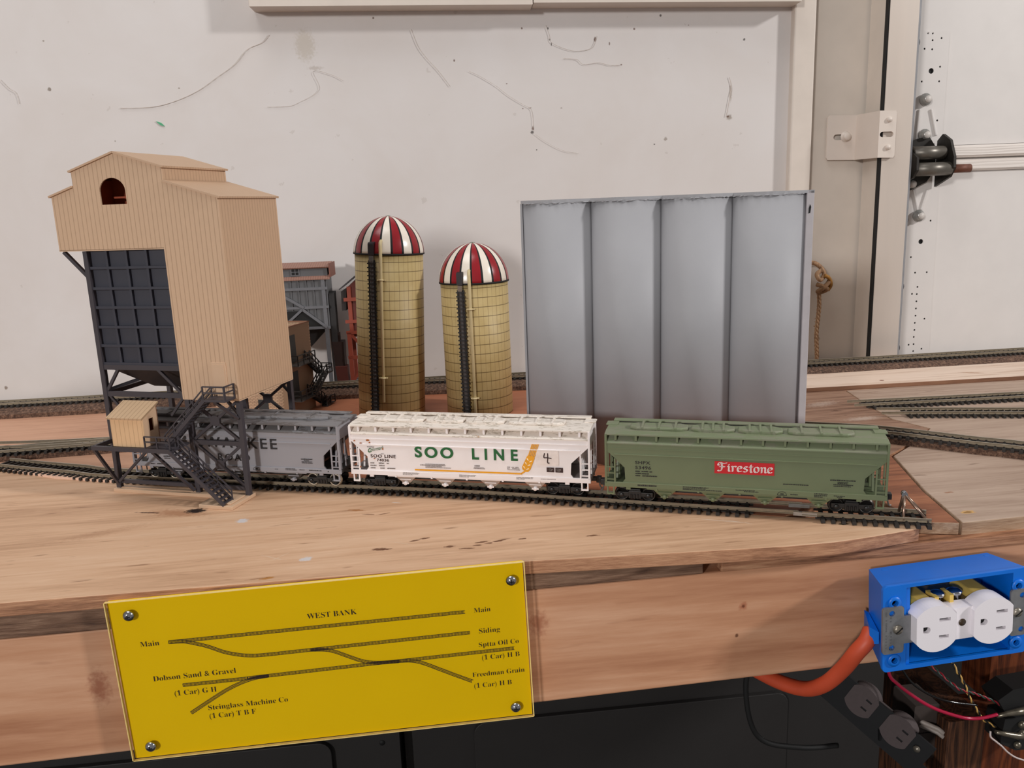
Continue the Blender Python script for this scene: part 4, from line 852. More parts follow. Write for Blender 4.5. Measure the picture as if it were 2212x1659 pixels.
def stairs(p0, p1, va, vb, n, parent, m, axis='u', rail=7.5, sides=('a', 'b'), sl=2.8, th=1.1, split=False):
    """p0=(s,z) bottom, p1=(s,z) top along an axis; flight lies between va and vb across"""
    P = (lambda s, v, z: (s, v, z)) if axis == 'u' else (lambda s, v, z: (v, s, z))
    st = MB()
    for v in (va, vb): st.bar(P(p0[0], v, p0[1]), P(p1[0], v, p1[1]), th, sl)
    st.build('stair_stringer', m, parent)
    tr = MB()
    for k in range(n):
        t = (k+.5)/n; s = p0[0]+(p1[0]-p0[0])*t; z = p0[1]+(p1[1]-p0[1])*t; w = abs(p1[0]-p0[0])/n*.62
        a = P(s-w, va, z-.35); b = P(s+w, vb, z+.35)
        tr.box(min(a[0], b[0]), max(a[0], b[0]), min(a[1], b[1]), max(a[1], b[1]), a[2], b[2])
    if split: tr.bar(P(p0[0], (va+vb)/2, p0[1]), P(p1[0], (va+vb)/2, p1[1]), .6, 1.2)
    tr.build('stair_treads', m, parent)
    for nm, v in (('a', va), ('b', vb)):
        if nm not in sides: continue
        hb = MB()
        for f in (.5, 1): hb.bar(P(p0[0], v, p0[1]+rail*f+1), P(p1[0], v, p1[1]+rail*f+1), .9, .9)
        for k in range(5):
            t = k/4; s = p0[0]+(p1[0]-p0[0])*t; z = p0[1]+(p1[1]-p0[1])*t; hb.bar(P(s, v, z), P(s, v, z+rail+1), .9, .9)
        hb.build('handrail', m, parent)
stairs((102.5, 3.2), (57.5, 45.2), -24, -13, 15, tower, ironm, split=True, sides=('b',), rail=8.5)
railing([(57, -13, 45), (60, -13, 45)], 1, 9.2)
stairs((48.5, 45.5), (87.5, 83), -13.5, -2.5, 13, tower, ironm, sides=('a', 'b'), rail=7.5)
MB().box(87, 106.5, -14, 0, 81.8, 83.6).build('landing', ironm, tower, bevel=.2)
railing([(87.5, -13.6, 83.4), (106, -13.6, 83.4)], 1, 10.4); railing([(106.2, -13, 83.4), (106.2, -1, 83.4)], 1, 10.4)
brace((96, -12.5, 82), (107, -.5, 66), 2.0)

# ------------------------------------------------------------------ tan brick office behind the tower
OF = Frame(-142, 880, -.39)
office = thing('brick_office', 'small tan brick office block with black fire stairs behind the tan tower', 'model building', (-142, 880, 0), (0, 0, -.39))
def brickmat(name, col, mortar, vec_rot, sx, sy):
    m, nt, b = newmat(name); b.inputs['Roughness'].default_value = .6
    bt = N(nt, 'ShaderNodeTexBrick'); nt.links.new(coords(nt, rot=vec_rot), bt.inputs[0])
    bt.inputs['Color1'].default_value = col; bt.inputs['Color2'].default_value = tuple(c*.93 for c in col[:3])+(1,); bt.inputs['Mortar'].default_value = mortar
    bt.inputs['Scale'].default_value = 1; bt.inputs['Mortar Size'].default_value = .00035; bt.inputs['Brick Width'].default_value = sx*MM; bt.inputs['Row Height'].default_value = sy*MM
    nt.links.new(bt.outputs[0], b.inputs['Base Color']); return m
bk1 = brickmat('tan_brick_front', S(204, 170, 138, 1.1), S(158, 128, 102), (PI/2, 0, 0), 4.4, 1.7)
bk2 = brickmat('tan_brick_side', S(204, 170, 138, 1.1), S(158, 128, 102), (PI/2, 0, PI/2), 4.4, 1.7)
def bkwall(x0, x1, y0, y1, m): MB().box(x0, x1, y0, y1, 0, 99.5).build('wall', m, office)
bkwall(-84, 0, 0, 1.6, bk1); bkwall(-84, 0, 68.4, 70, bk1); bkwall(-1.6, 0, 1.6, 68.4, bk2); bkwall(-84, -82.4, 1.6, 68.4, bk2)
MB().box(-83, -1, 1, 69, 90.5, 92).build('roof', plain('grey_flat_roof', S(120, 104, 92), .8), office)
MB().box(-84.4, .4, -.4, 2, 99, 100.2).box(-84.4, .4, 68, 70.4, 99, 100.2).box(-2, .4, 0, 70, 99, 100.2).box(-84.4, -82, 0, 70, 99, 100.2).build('parapet_cap', plain('brown_cap', S(150, 104, 78), .6), office)
dk_door = plain('dark_green_grey_door', S(52, 54, 54), .5)
for z0, z1 in ((59.5, 90), (20, 49.5)): MB().box(0, .8, 22, 35.5, z0, z1).build('door', dk_door, office)
MB().box(-30, -18, -.6, 0, 0, 24).build('door', dk_door, office)
fs = black_pl
fire = bpy.data.objects.new('fire_stairs', None); COL.objects.link(fire); fire.parent = office
for z, v1 in ((57.6, 52), (18.5, 52)):
    MB().box(.9, 14.5, 14, v1, z, z+1.2).build('landing', plain('dark_grating', S(62, 56, 52), .6), fire)
    railing([(14.3, 14, z+1), (14.3, v1, z+1)], 3, 11, parent=fire, m=fs)
    railing([(1.5, 14, z+1), (14.3, 14, z+1)], 1, 11, parent=fire, m=fs)
stairs((76, 39), (52, 58), 1.5, 7.5, 8, fire, fs, axis='v', rail=10)
MB().box(1, 15, 76, 88, 37.6, 38.8).build('landing', plain('dark_grating', S(62, 56, 52)), fire); railing([(15, 76, 38), (15, 88, 38), (1, 88, 38)], 1, 10, parent=fire, m=fs)
stairs((46, 19), (76, 38.4), 8.5, 14.5, 9, fire, fs, axis='v', rail=10)
stairs((78, 3), (52, 19), 1.5, 7.5, 7, fire, fs, axis='v', rail=10)
MB().box(.9, 15, 78, 89, 1.4, 2.4).build('landing', plain('dark_grating', S(62, 56, 52)), fire); railing([(15, 78, 2), (15, 89, 2)], 1, 9, parent=fire, m=fs)
stairs((70, .2), (80, 2.4), 8.5, 14.5, 2, fire, fs, axis='v', rail=8)

# ------------------------------------------------------------------ grey tipple, red house and bins by the wall
tip = thing('coal_tipple', 'dark grey wooden tipple with pinkish brown roofs standing against the wall', 'model building', (-100, 1045, 0), (0, 0, -.06))
slate = plain('slate_grey_boards', S(92, 92, 94, 1.05), .6, 0, .06, 60); slate_d = plain('dark_slate_grey', S(40, 38, 38), .7); slate_l = plain('slate_trim', S(104, 104, 108, 1.05), .6)  # darkest grey is for the tipple hopper and side bin
troof = clad('pink_brown_tin_roof', S(150, 112, 98, 1.05), S(104, 72, 60), 'X', 3, .35)
MB().box(-84, -1.5, 1, 42, 78, 139).build('body', slate, tip)
MB().box(-84, 0, 3, 40, 139, 153).build('clerestory', slate, tip)
MB().hexa([(-86, -2, 138.4), (3, -2, 138.4), (3, 6, 143.4), (-86, 6, 143.4), (-86, -2, 139.8), (3, -2, 139.8), (3, 6, 144.8), (-86, 6, 144.8)]).build('lower_roof', troof, tip)
MB().poly([(0, 152.6), (21, 157.8), (43, 152.6), (43, 154), (21, 159.4), (-1, 154)], fn=lambda y, z, t: (t, y, z), t0=-86, t1=4).build('roof', troof, tip)
MB().box(2.6, 4.2, -1, 43, 141, 158).build('gable_end', plain('brown_gable_trim', S(120, 72, 58), .6), tip)
wf = MB().box(-45, -34, 1.8, 3, 144, 153.4).build('window', slate_l, tip)
MB().box(-43.6, -40, 1.4, 1.9, 145.2, 148.2).box(-38.8, -35.4, 1.4, 1.9, 145.2, 148.2).box(-43.6, -40, 1.4, 1.9, 149.2, 152.2).box(-38.8, -35.4, 1.4, 1.9, 149.2, 152.2).build('pane', near_black, wf)
for z, h in ((127.4, 3.4), (104, 3.2), (78, 3.4)): MB().box(-84, -1, -1.4, 1, z-h/2, z+h/2).build('beam', slate_l, tip)
for u in (-76, -66, -56, -46, -36.5, -27, -18, -9): MB().box(u-.6, u+.6, -.3, 1, 80, 138).build('batten', slate, tip)
MB().poly([(-84, 103), (-62, 103), (-84, 120)], fn=fxz, t0=-.5, t1=1).build('opening', near_black, tip); MB().poly([(-84, 79), (-9, 79), (-34, 100), (-52, 100), (-84, 88)], fn=fxz, t0=-.5, t1=1).build('opening', near_black, tip)
for a, b in (((-34, 102), (-5, 78)), ((-34, 102), (-62, 79)), ((-60, 122), (-32, 104))): MB().bar((a[0], -1, a[1]), (b[0], -1, b[1]), 3, 3, (0, 1, 0)).build('diagonal', slate_l, tip)
for u in (-6, -80):
    for v in (1, 40): MB().bar((u, v, -12), (u, v, 139), 4.4, 4.4).build('leg', slate_l, tip)
MB().hexa([(-60, 8, 52), (-30, 8, 52), (-30, 34, 52), (-60, 34, 52), (-82, 3, 78), (-4, 3, 78), (-4, 40, 78), (-82, 40, 78)]).build('hopper', slate_d, tip)
MB().poly([(3, 42), (3, 120), (20, 122), (20, 48)], fn=lambda y, z, t: (t, y, z), t0=-1, t1=6).build('side_bin', slate_d, tip)
red = thing('red_house', 'red timber loading house half hidden behind the left silo', 'model building', (-100, 1045, 0), (0, 0, -.06))
rd = plain('barn_red_timber', S(140, 62, 44, 1.05), .6, 0, .08, 60); rdd = plain('dark_red_boards', S(92, 38, 30, 1.05), .6)
MB().poly([(23, 64), (23, 127), (33.5, 136), (60, 136), (66, 127), (66, 64)], fn=fxz, t0=2, t1=40).build('body', rdd, red)
for u in (25, 62): MB().box(u-2.4, u+2.4, -.5, 3, 66, 128).build('post', rd, red)
for u in (21.5, 62):
    for v in (1, 38): MB().box(u-2.6, u+2.6, v-2.4, v+2.4, 6, 70).build('leg', rd, red)
for z, h in ((112, 4.4), (84, 4), (70, 4), (38, 4)): MB().box(18, 66, -1.4, 1, z-h/2, z+h/2).build('beam', rd, red)
for a, b in (((23, 68), (44, 42)), ((23, 8), (44, 36))): MB().bar((a[0], 1, a[1]), (b[0], 1, b[1]), 3.4, 3.4, (0, 1, 0)).build('diagonal', rd, red)
MB().poly([(14, 124.5), (34, 139.5), (60, 139.5), (60, 141), (33.4, 141), (13.2, 125.6)], fn=fxz, t0=-4, t1=42).build('roof', plain('dark_slate_roof', S(66, 62, 64), .7), red)
MB().poly([(14.5, 98), (20, 98), (22, 126), (15, 122)], fn=fxz, t0=2, t1=36).build('side_awning', plain('black_awning', S(44, 36, 34), .7), red)
MB().box(11, 68, -5, 44, -12, 6).build('base_plate', slate_l, red)
tag(MB().poly([(-7, -12), (5.5, -12), (4, 27), (-11, 27)], fn=fxz, t0=-8, t1=8).build('ore_bin', plain('maroon_bin', S(84, 36, 28), .6), loc=(-88, 1050, 0), rot=(0, 0, -.06)), 'small maroon bin at the foot of the grey tipple', 'bin')
db = thing('coal_chute', 'dark brown upright chute box between the tipple and red house', 'chute', (-100, 1046, 0), (0, 0, -.06))
dbm = plain('dark_brown_box', S(44, 26, 22), .6)
MB().poly([(2.6, -12), (11.8, -12), (13, 58), (-1.4, 58.5)], fn=fxz, t0=2, t1=22).build('box', dbm, db); MB().box(5, 9, 4, 10, 58, 70).build('spout', dbm, db)

# ------------------------------------------------------------------ farm silos
def silo_mat():
    m, nt, b = newmat('yellow_block_silo_wall'); b.inputs['Roughness'].default_value = .5; b.inputs['Specular IOR Level'].default_value = .4
    tc = N(nt, 'ShaderNodeTexCoord'); sp = N(nt, 'ShaderNodeSeparateXYZ'); nt.links.new(tc.outputs['Object'], sp.inputs[0])
    a = math_n(nt, 'ARCTAN2', sp.outputs[1], sp.outputs[0]); a = math_n(nt, 'MULTIPLY', a, 44/(2*PI))
    fx = math_n(nt, 'FRACT', math_n(nt, 'ADD', a, 100))
    odd = math_n(nt, 'FLOORED_MODULO', math_n(nt, 'FLOOR', a), 2.0)
    gx = math_n(nt, 'LESS_THAN', fx, .075); fz = math_n(nt, 'FRACT', math_n(nt, 'DIVIDE', sp.outputs[2], 9.85*MM)); gz = math_n(nt, 'LESS_THAN', fz, .075)
    n = noise(nt, coords(nt), 60, 4)
    base = ramp(nt, n, [(.3, S(172, 148, 98, 1.06)), (.7, S(184, 162, 114, 1.06))])
    c = mixc(nt, math_n(nt, 'MULTIPLY', gx, math_n(nt, 'ADD', .45, math_n(nt, 'MULTIPLY', odd, .35))), base, S(110, 82, 42))
    c = mixc(nt, math_n(nt, 'MULTIPLY', gz, .8), c, S(82, 62, 32))
    nt.links.new(c, b.inputs['Base Color']); bump(nt, b, math_n(nt, 'SUBTRACT', 1.0, math_n(nt, 'MAXIMUM', gx, gz)), .3, .0004); return m
silo_w = silo_mat()
dome_red = plain('glossy_red_stripe', S(140, 28, 36, 1.1), .25, 0, .05, 60); dome_wh = plain('glossy_cream_stripe', S(226, 216, 202, 1.1), .25, 0, .03, 60)
pipe_m = plain('cream_silo_pipe', S(204, 186, 142, 1.05), .5, 0, .08, 60)
chute_m = plain('dark_grey_chute', S(72, 66, 64), .4)
def silo(label, x, y, tilt, H, DH, lad_z0, pipe_z0, phase):
    root = thing('farm_silo', label, 'silo', (x, y, 0), (0, tilt, 0), 'striped dome farm silos')
    MB().lathe([(0, 0), (36, 0), (36, H), (0, H)], 64).build('silo_wall', silo_w, root)
    for ob in [root.children[-1]]:
        for f in ob.data.polygons: f.use_smooth = abs(f.normal.z) < .5
    prof = [(37.2*math.cos(t), H-.6+DH*math.sin(t)) for t in [PI/2*k/16 for k in range(16)]] + [(.3, H-.6+DH)]
    def stripe(k, j): return (0, 0, 0, 0, 2, 1, 1, 1, 1, 2)[(k+phase) % 10]
    MB().lathe([(35.9, H-.6)] + prof, 100, mif=stripe).build('dome', [dome_red, dome_wh, near_black], root)
    MB().lathe([(36.2, H-1.2), (37.4, H-1.2), (37.5, H), (37.2, H+.5), (36.2, H+.4)], 64).build('dome_rim', near_black, root)
    MB().lathe([(0, H+DH), (3, H+DH-.6), (3, H+DH-1.6)], 16).build('dome_cap', plain('grey_green_cap', S(96, 110, 90), .5), root)
    a = math.radians(-27); px, py = 36*math.sin(a), -36*math.cos(a); R = Matrix.Rotation(a, 4, 'Z')
    ch = MB().lathe([(3.1, lad_z0), (3.1, H-6)], 12, (0, -36, 0), a0=PI, a1=2*PI)
    ch.xf(R).build('chute', chute_m, root)
    rg = MB(); z = lad_z0+1
    while z < H-7: rg.bar((-4.9, -38.2, z), (4.9, -38.2, z), 1.3, 1.3).bar((-3.2, -36.4, z), (-3.2, -39.6, z), 1, 1.2).bar((3.2, -36.4, z), (3.2, -39.6, z), 1, 1.2).bar((-3.2, -39.4, z), (3.2, -39.4, z), 1, 1.1); z += 4.15
    rg.bar((-3.4, -37.6, lad_z0), (-3.4, -37.6, H-6), .9, .9).bar((3.4, -37.6, lad_z0), (3.4, -37.6, H-6), .9, .9)
    rg.xf(R).build('ladder', black_pl, root)
    hb = MB().box(-3.1, 3.1, -39.6, -35, H-1, H+10).hexa([(-3.1, -39.6, H+10), (3.1, -39.6, H+10), (3.1, -31, H+10), (-3.1, -31, H+10), (-3.1, -39, H+11.6), (3.1, -39, H+11.6), (3.1, -33, H+13), (-3.1, -33, H+13)])
    hb.xf(R).build('hatch', plain('dark_hatch', S(44, 38, 42), .4), root)
    MB().box(-2.4, 2.4, -39.4, -36, H-7.4, H-1.6).xf(R).build('hatch_plate', plain('shiny_plate', S(170, 166, 160), .2, .8), root)
    b = math.radians(-12); R2 = Matrix.Rotation(b, 4, 'Z')
    MB().tube([(0, -33, H+13.5), (0, -36, H+13.2), (0, -38.2, H+11.5), (0, -38.6, H+8), (0, -38.4, H-4), (0, -38.2, pipe_z0)], [1.5, 1.6, 1.7, 1.7, 1.7, 1.5], 12).xf(R2).build('blower_pipe', pipe_m, root)
    for z in (H-26, H-128 if H > 160 else H-120): MB().lathe([(1.6, z-.8), (2.6, z-.8), (2.6, z+.8), (1.6, z+.8)], 12, (0, -38.3, 0)).box(-4.4, 4.4, -38.6, -36, z-.6, z+.6).xf(R2).build('pipe_clamp', pipe_m, root)
silo('left and taller striped dome silo of yellow block, nearest the tan tower', -26.5, 884, .046, 176, 38.6, 12, 22, 3)
silo('right and shorter striped dome silo of yellow block, beside the grey block', 70, 872, -.004, 143, 40.6, 0.5, 0.5, 7)

# ------------------------------------------------------------------ grey four-tube elevator block
blk = thing('grain_elevator', 'grey painted block of four tall half round grain tubes', 'model building', (92.5, 660.8, 0), (0, 0, -.248))
gpm = None
def greypaint():
    m, nt, b = newmat('grey_sprayed_card'); b.inputs['Roughness'].default_value = .55; b.inputs['Specular IOR Level'].default_value = .3
    n = noise(nt, coords(nt), 14, 4); nt.links.new(ramp(nt, n, [(.3, S(148, 147, 150, 1.16)), (.7, S(155, 154, 157, 1.16))]), b.inputs['Base Color'])
    bump(nt, b, noise(nt, coords(nt), 500, 3), .08, .0005); return m
gpm = greypaint(); gp_l = plain('pale_grey_edge', S(172, 166, 168, 1.15), .6, 0, .05, 80)
TWd, HB = 55.9, 222.9
ARC = 34.9
for i in range(4):
    prof2 = [(TWd/2+ARC*math.sin(.925*(k-12)/12), .4+ARC*(1-math.cos(.925*(k-12)/12))) for k in range(25)]
    outl = [(TWd*i+a, b) for a, b in prof2] + [(TWd*(i+1)-.05, 30), (TWd*i+.05, 30)]
    o = MB().poly(outl, fn=lambda x, y, t: (x, y, t), t0=0, t1=HB-2.4).build('grain_tube', gpm, blk)
    for f in o.data.polygons: f.use_smooth = abs(f.normal.z) < .5
random.seed(11)
cap = [(-1, 30), (-1, 12)] + [(k*2.3, .2+.8*ARC*(1-math.cos(.925*abs(((k*2.3) % TWd)/TWd*2-1)))+random.uniform(-.25, .35)) for k in range(1, 97)] + [(224, 10.5), (229, 10.5), (229, 30)]
MB().poly(cap, fn=lambda x, y, t: (x, y, t), t0=HB-2.3, t1=HB).build('top_cap', gpm, blk)
gq = [(k*1.6, -.05+.8*ARC*(1-math.cos(.925*abs(((k*1.6) % TWd)/TWd*2-1))), HB-2.5-random.random()*.5) for k in range(1, 139)]
mb = MB().tube(gq, [random.choice((.12, .2, .35, .6)) for _ in gq], 5)
mb.build('glue_bead', gpm, blk)
MB().box(-1.6, .2, 12.6, 30, 0, HB-2.4).build('side_panel', gpm, blk)
sp = MB().box(223.4, 229, 10.5, 31, 0, HB-.2).build('side_panel', gp_l, blk, bevel=.4)
MB().poly([(224.9, 205), (226.2, 205.5), (226.8, 210), (225.9, 212), (225, 209)], fn=fxz, t0=10.2, t1=10.8).build('dark_chip', near_black, sp)
MB().box(0, 224, 29, 31, 0, HB-2.4).build('back_panel', gpm, blk)

# ------------------------------------------------------------------ yellow track diagram sign
SGF = Frame(0, 468, -.04)
sx, sy, _ = SGF.w(-188.8, 0)
sign = thing('track_diagram_sign', 'yellow track diagram panel under clear acrylic screwed to the front board', 'sign', (sx, sy, -110.3), (0, 0, -.04))
tilt = bpy.data.objects.new('panel', None); COL.objects.link(tilt); tilt.parent = sign; tilt.rotation_euler = (0, -.0278, 0)
yel = plain('yellow_sign_card', S(248, 186, 0, 1.3), .7, 0, .015, 20, spec=.1)
SWd, SHt = 251.6, 107.0
fxy = lambda x, y, t: (x, t, y)
MB().box(0.6, SWd-.6, 1.6, 4.4, .4, SHt-.6).build('yellow_panel', yel, tilt)
def acrylic():
    m, nt, b = newmat('clear_acrylic'); out = nt.nodes['Material Output']; nt.nodes.remove(b)
    tr = N(nt, 'ShaderNodeBsdfTransparent'); tr.inputs[0].default_value = (.985, .985, .98, 1); gl = N(nt, 'ShaderNodeBsdfGlossy'); gl.inputs['Roughness'].default_value = .04
    fr = N(nt, 'ShaderNodeFresnel'); fr.inputs[0].default_value = 1.14; mx = N(nt, 'ShaderNodeMixShader')
    nt.links.new(fr.outputs[0], mx.inputs[0]); nt.links.new(tr.outputs[0], mx.inputs[1]); nt.links.new(gl.outputs[0], mx.inputs[2]); nt.links.new(mx.outputs[0], out.inputs[0]); return m
acr = acrylic()
MB().poly([(0, 0), (SWd, 0), (SWd, SHt), (0, SHt)], fn=fxy, t0=-.6, t1=1.2).build('acrylic_cover', acr, tilt)
edge_acr = plain('bright_acrylic_edge', S(236, 206, 130, 1.1), .3)
MB().box(0, SWd, -.5, 1.3, -.5, .1).box(0, SWd, -.5, 1.3, SHt, SHt+.4).box(-.6, .1, -.5, 1.3, 0, SHt).box(SWd-.1, SWd+.5, -.5, 1.3, 0, SHt).build('acrylic_edge', edge_acr, tilt)
sink = plain('sign_ink', S(46, 26, 14), .6)
def dline(name, pts):
    P = resample(catmull([(a, 0, b) for a, b in pts], 10), .25); mb = MB(); hw = 1.05
    for sgn in (-1, 1):
        for i in range(0, len(P)-3, 3):
            a, b = P[i], P[min(i+3, len(P)-1)]; d = (b-a).normalized(); n = Vector((-d.z, 0, d.x))
            mb.face([a+n*(sgn*hw-.14)+Vector((0, 1.45, 0)), a+n*(sgn*hw+.14)+Vector((0, 1.45, 0)), b+n*(sgn*hw+.14)+Vector((0, 1.45, 0)), b+n*(sgn*hw-.14)+Vector((0, 1.45, 0))])
    for i in range(0, len(P)-1, 3):
        a = P[i]; d = (P[min(i+1, len(P)-1)]-P[max(i-1, 0)]).normalized(); n = Vector((-d.z, 0, d.x)); w = .2
        mb.face([a+n*-hw-d*w+Vector((0, 1.5, 0)), a+n*hw-d*w+Vector((0, 1.5, 0)), a+n*hw+d*w+Vector((0, 1.5, 0)), a-n*hw+d*w+Vector((0, 1.5, 0))])
    return mb.build(name, sink, tilt)
dline('track_line', [(32.4, 76.9), (213.3, 76.9)])
dline('track_line', [(32.4, 76.9), (40.8, 76.4), (46.5, 74.7), (54.5, 71.6), (63.5, 66.9), (70.3, 64.4), (77.4, 62.7), (87.1, 61.9), (116.4, 62), (215.3, 62.5)])
dline('track_line', [(116.4, 62), (124.8, 61), (130.8, 59), (139, 54.6), (147.3, 50.5), (155.8, 48.5), (169.5, 47.8)])
dline('track_line', [(36.5, 47.2), (72.8, 47.2), (82.6, 47.4), (152, 48.1), (169.5, 48), (242.4, 48.5)])
dline('track_line', [(169.5, 48), (177, 47.3), (184.3, 44.7), (194, 39.4), (203.7, 34), (214.5, 28.2)])
dline('track_line', [(38.8, 27.7), (51.8, 35.2), (62.3, 40.9), (71.4, 44.6), (80.2, 46.8), (88.8, 47.4)])
for t, x, z, w in (('WEST BANK', 116.4, 82.9, 30.3), ('Main', 218.6, 75.7, 10.4), ('Main', 15.5, 75.6, 11.2), ('Siding', 220.8, 61.2, 13.2), ('Sptta Oil Co', 220, 51.8, 25.3), ('(1 Car) H B', 221.3, 42.7, 24), ('Freedman Grain', 214.4, 31.3, 33.4), ('(1 Car) H B', 215, 23.4, 24), ('Dobson Sand & Gravel', 19.5, 51.8, 49.8), ('(1 Car) G H', 30.7, 40.5, 25.4), ('Steinglass Machine Co', 49.3, 28.3, 48.8), ('(1 Car) T B F', 49.3, 22.4, 28.4)):
    text('lettering', serif(t), sink, tilt, x, 1.4, z, width=w, off=-.0115)
def screw(parent, x, z, mat=chrome, r=3.6, y=-.6, name='screw'):
    s = MB().lathe([(0, -2.4), (1.2, -2.3), (2.4, -1.7), (3.2, -.8), (3.5, 0), (1.4, 0), (1.4, 6), (0, 6)], 20, (x, y, z), 'Y').build(name, mat, parent)
    MB().box(x-1.5, x+1.5, y-2.52, y-1.6, z-.35, z+.35).box(x-.35, x+.35, y-2.52, y-1.6, z-1.5, z+1.5).build('screw_slot', near_black, s)
    return s
for x, z in ((12.8, 97.8), (243.2, 95.9), (12, 8.8), (240.5, 7.9)): screw(tilt, x, z)

# ------------------------------------------------------------------ blue outlet box and receptacle
K = .971
def shrink(P):      # bring a point measured for the board plane at 484 mm to the board's real plane
    return (P[0]*K, P[1]*K, CAM_H + (P[2]-CAM_H)*K)
BXF = Frame(0, 484, -.02)
box = thing('electrical_outlet', 'blue plastic outlet box with bare white duplex receptacle on the front board', 'outlet', shrink(BXF.w(289, 0, -57)), (0, -.055, -.02))
blue = plain('blue_box_plastic', S(2, 102, 200, 1.15), .4, 0, .05, 50)
DP = -32
ob = MB()
fo = lambda x, z, t: (x, t, z)
# body walls: a frustum open at the front
ou_f = [(1, -28), (96, -28), (96, 29), (1, 29)]; ou_b = [(8.5, -24.5), (91, -24.5), (91, 26.5), (8.5, 26.5)]
def ring(pf, yf, pb, yb, mb):
    for i in range(4):
        j = (i+1) % 4; mb.face([(pf[i][0], yf, pf[i][1]), (pf[j][0], yf, pf[j][1]), (pb[j][0], yb, pb[j][1]), (pb[i][0], yb, pb[i][1])])
ring(ou_f, DP+2.2, ou_b, -.5, ob)
in_f = [(19, -25.6), (79, -25.6), (79, 26.8), (19, 26.8)]
in_f2 = [(3, -25.8), (94, -25.8), (94, 27), (3, 27)]; in_b = [(10, -23), (89.5, -23), (89.5, 25), (10, 25)]
ring(in_f2, DP+2.2, in_b, -2, ob)
ob.face([(x, -2, z) for x, z in in_b]); ob.face([(x, -.5, z) for x, z in ou_b][::-1])
ob.build('box_body', blue, box)
def rrect(x0, x1, z0, z1, r, n=5):
    P = []
    for cx, cz, a in ((x1-r, z1-r, 0), (x0+r, z1-r, PI/2), (x0+r, z0+r, PI), (x1-r, z0+r, 1.5*PI)):
        P += [(cx+r*math.cos(a+PI/2*k/n), cz+r*math.sin(a+PI/2*k/n)) for k in range(n+1)]
    return P
MB().poly(rrect(0, 97, -29, 30, 3), [[(15.5, -26), (86, -26), (86, 27.5), (15.5, 27.5)], circ(7.5, 18.5, 2.1), circ(7.5, -21, 2.1), circ(89.5, 18.5, 2.1), circ(89.5, -21, 2.1)], fn=fo, t0=DP, t1=DP+2.2).build('box_flange', blue, box, bevel=.5)
for x in (7.5, 89.5):
    for z in (18.5, -21): MB().lathe([(2.1, DP-.9), (4.2, DP-.9), (4.4, DP+.5), (2.1, DP+.5)], 18, (x, 0, z), 'Y').build('screw_boss', blue, box)
MB().poly([(15, -26), (19, -26), (19, 27), (15, 27)], fn=fo, t0=DP+2, t1=-4).build('box_rib', blue, box); MB().poly([(86, -26), (89, -26), (89, 27), (86, 27)], fn=fo, t0=DP+2, t1=-4).build('box_rib', blue, box)
MB().hexa([(1, -26, -12), (8, -1, -12), (8, -1, -4), (1, -26, -4), (-3, -22, -14), (5, -1, -14), (5, -1, -2), (-3, -22, -2)]).build('cable_clamp', blue, box)
strap_m = plain('galvanised_strap', S(150, 150, 152, 1.0), .4, .7, .2, 120)
for x0, x1, dx in ((-1, 13, 1), (84, 98, -1)):
    sv = MB(); hx = x0+6.2 if dx > 0 else x1-6.2
    sv.poly(rrect(x0, x1, -15.5, 16.5, 2.2), [circ(hx, 12.2, 1.9), circ(hx, -11.4, 1.9)], fn=fo, t0=DP-1.5, t1=DP-.1)
    sv.box(*((12.5, 30) if dx > 0 else (67, 84.5)), DP-1.4, DP-.2, -9.5, 9.5)
    st = sv.build('mounting_strap', strap_m, box)
for x in (9, 88.5):
    s2 = MB().lathe([(0, DP-3.4), (2.2, DP-3.2), (3.1, DP-2.2), (3.1, DP-1.4)], 18, (x, 0, .8), 'Y').build('strap_screw', plain('dull_screw', S(150, 142, 130), .35, .7), st)
    MB().bar((x-2.2, DP-3.3, -.9), (x+2.2, DP-3.3, 2.6), .7, .5, (0, 1, 0)).build('screw_slot', near_black, s2)
stm = MB()
for k in range(26):
    x, z = random.choice((1.5, 4.5)), -13+k*1.05
    stm.poly([(x-.6, z+.4), (x+.6, z+.4), (x, z-.5)], fn=fo, t0=DP-1.62, t1=DP-1.4)
stm.build('stamped_mark', plain('stamp_shade', S(112, 112, 114), .5, .5), st)
recw = plain('white_receptacle', S(222, 216, 220, 1.2), .28, 0, .01, 30)
rec = MB()
def facepts(cx, cz, w=12.9, r=15.6, n=16):
    a = math.acos(w/r); P = [(cx+r*math.cos(t), cz+r*math.sin(t)) for t in [a+(PI-2*a)*k/n for k in range(n+1)]] + [(cx+r*math.cos(t), cz+r*math.sin(t)) for t in [PI+a+(PI-2*a)*k/n for k in range(n+1)]]
    return P
FC = ((30.6, 1.2), (68.2, 1.2))
for cx, cz in FC:
    slots = [[(cx+1.8, cz+4.6), (cx+9.2, cz+4.6), (cx+9.2, cz+6.9), (cx+1.8, cz+6.9)], [(cx+1.8, cz-6.9), (cx+8.2, cz-6.9), (cx+8.2, cz-4.6), (cx+1.8, cz-4.6)], [(cx-8.6, cz-2.3), (cx-6.2, cz-2.3)] + [(cx-6.2+2.3*math.cos(t), cz+2.3*math.sin(t)) for t in [-PI/2+PI*k/8 for k in range(9)]] + [(cx-8.6, cz+2.3)]]
    rec.poly(facepts(cx, cz), slots, fn=fo, t0=DP-7.6, t1=DP+4)
rec.box(42, 57, DP-4.4, DP+5, -10, 11.5)
recm = rec.build('receptacle', recw, box, bevel=.7)
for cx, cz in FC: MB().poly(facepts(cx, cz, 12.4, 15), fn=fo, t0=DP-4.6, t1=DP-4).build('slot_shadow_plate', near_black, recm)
MB().lathe([(0, -.3), (2.4, -.3), (2.4, 0)], 14, (49.6, DP-4.4, 1.4), 'Y').build('centre_screw_hole', plain('brass_hole', S(70, 55, 40), .4), recm)
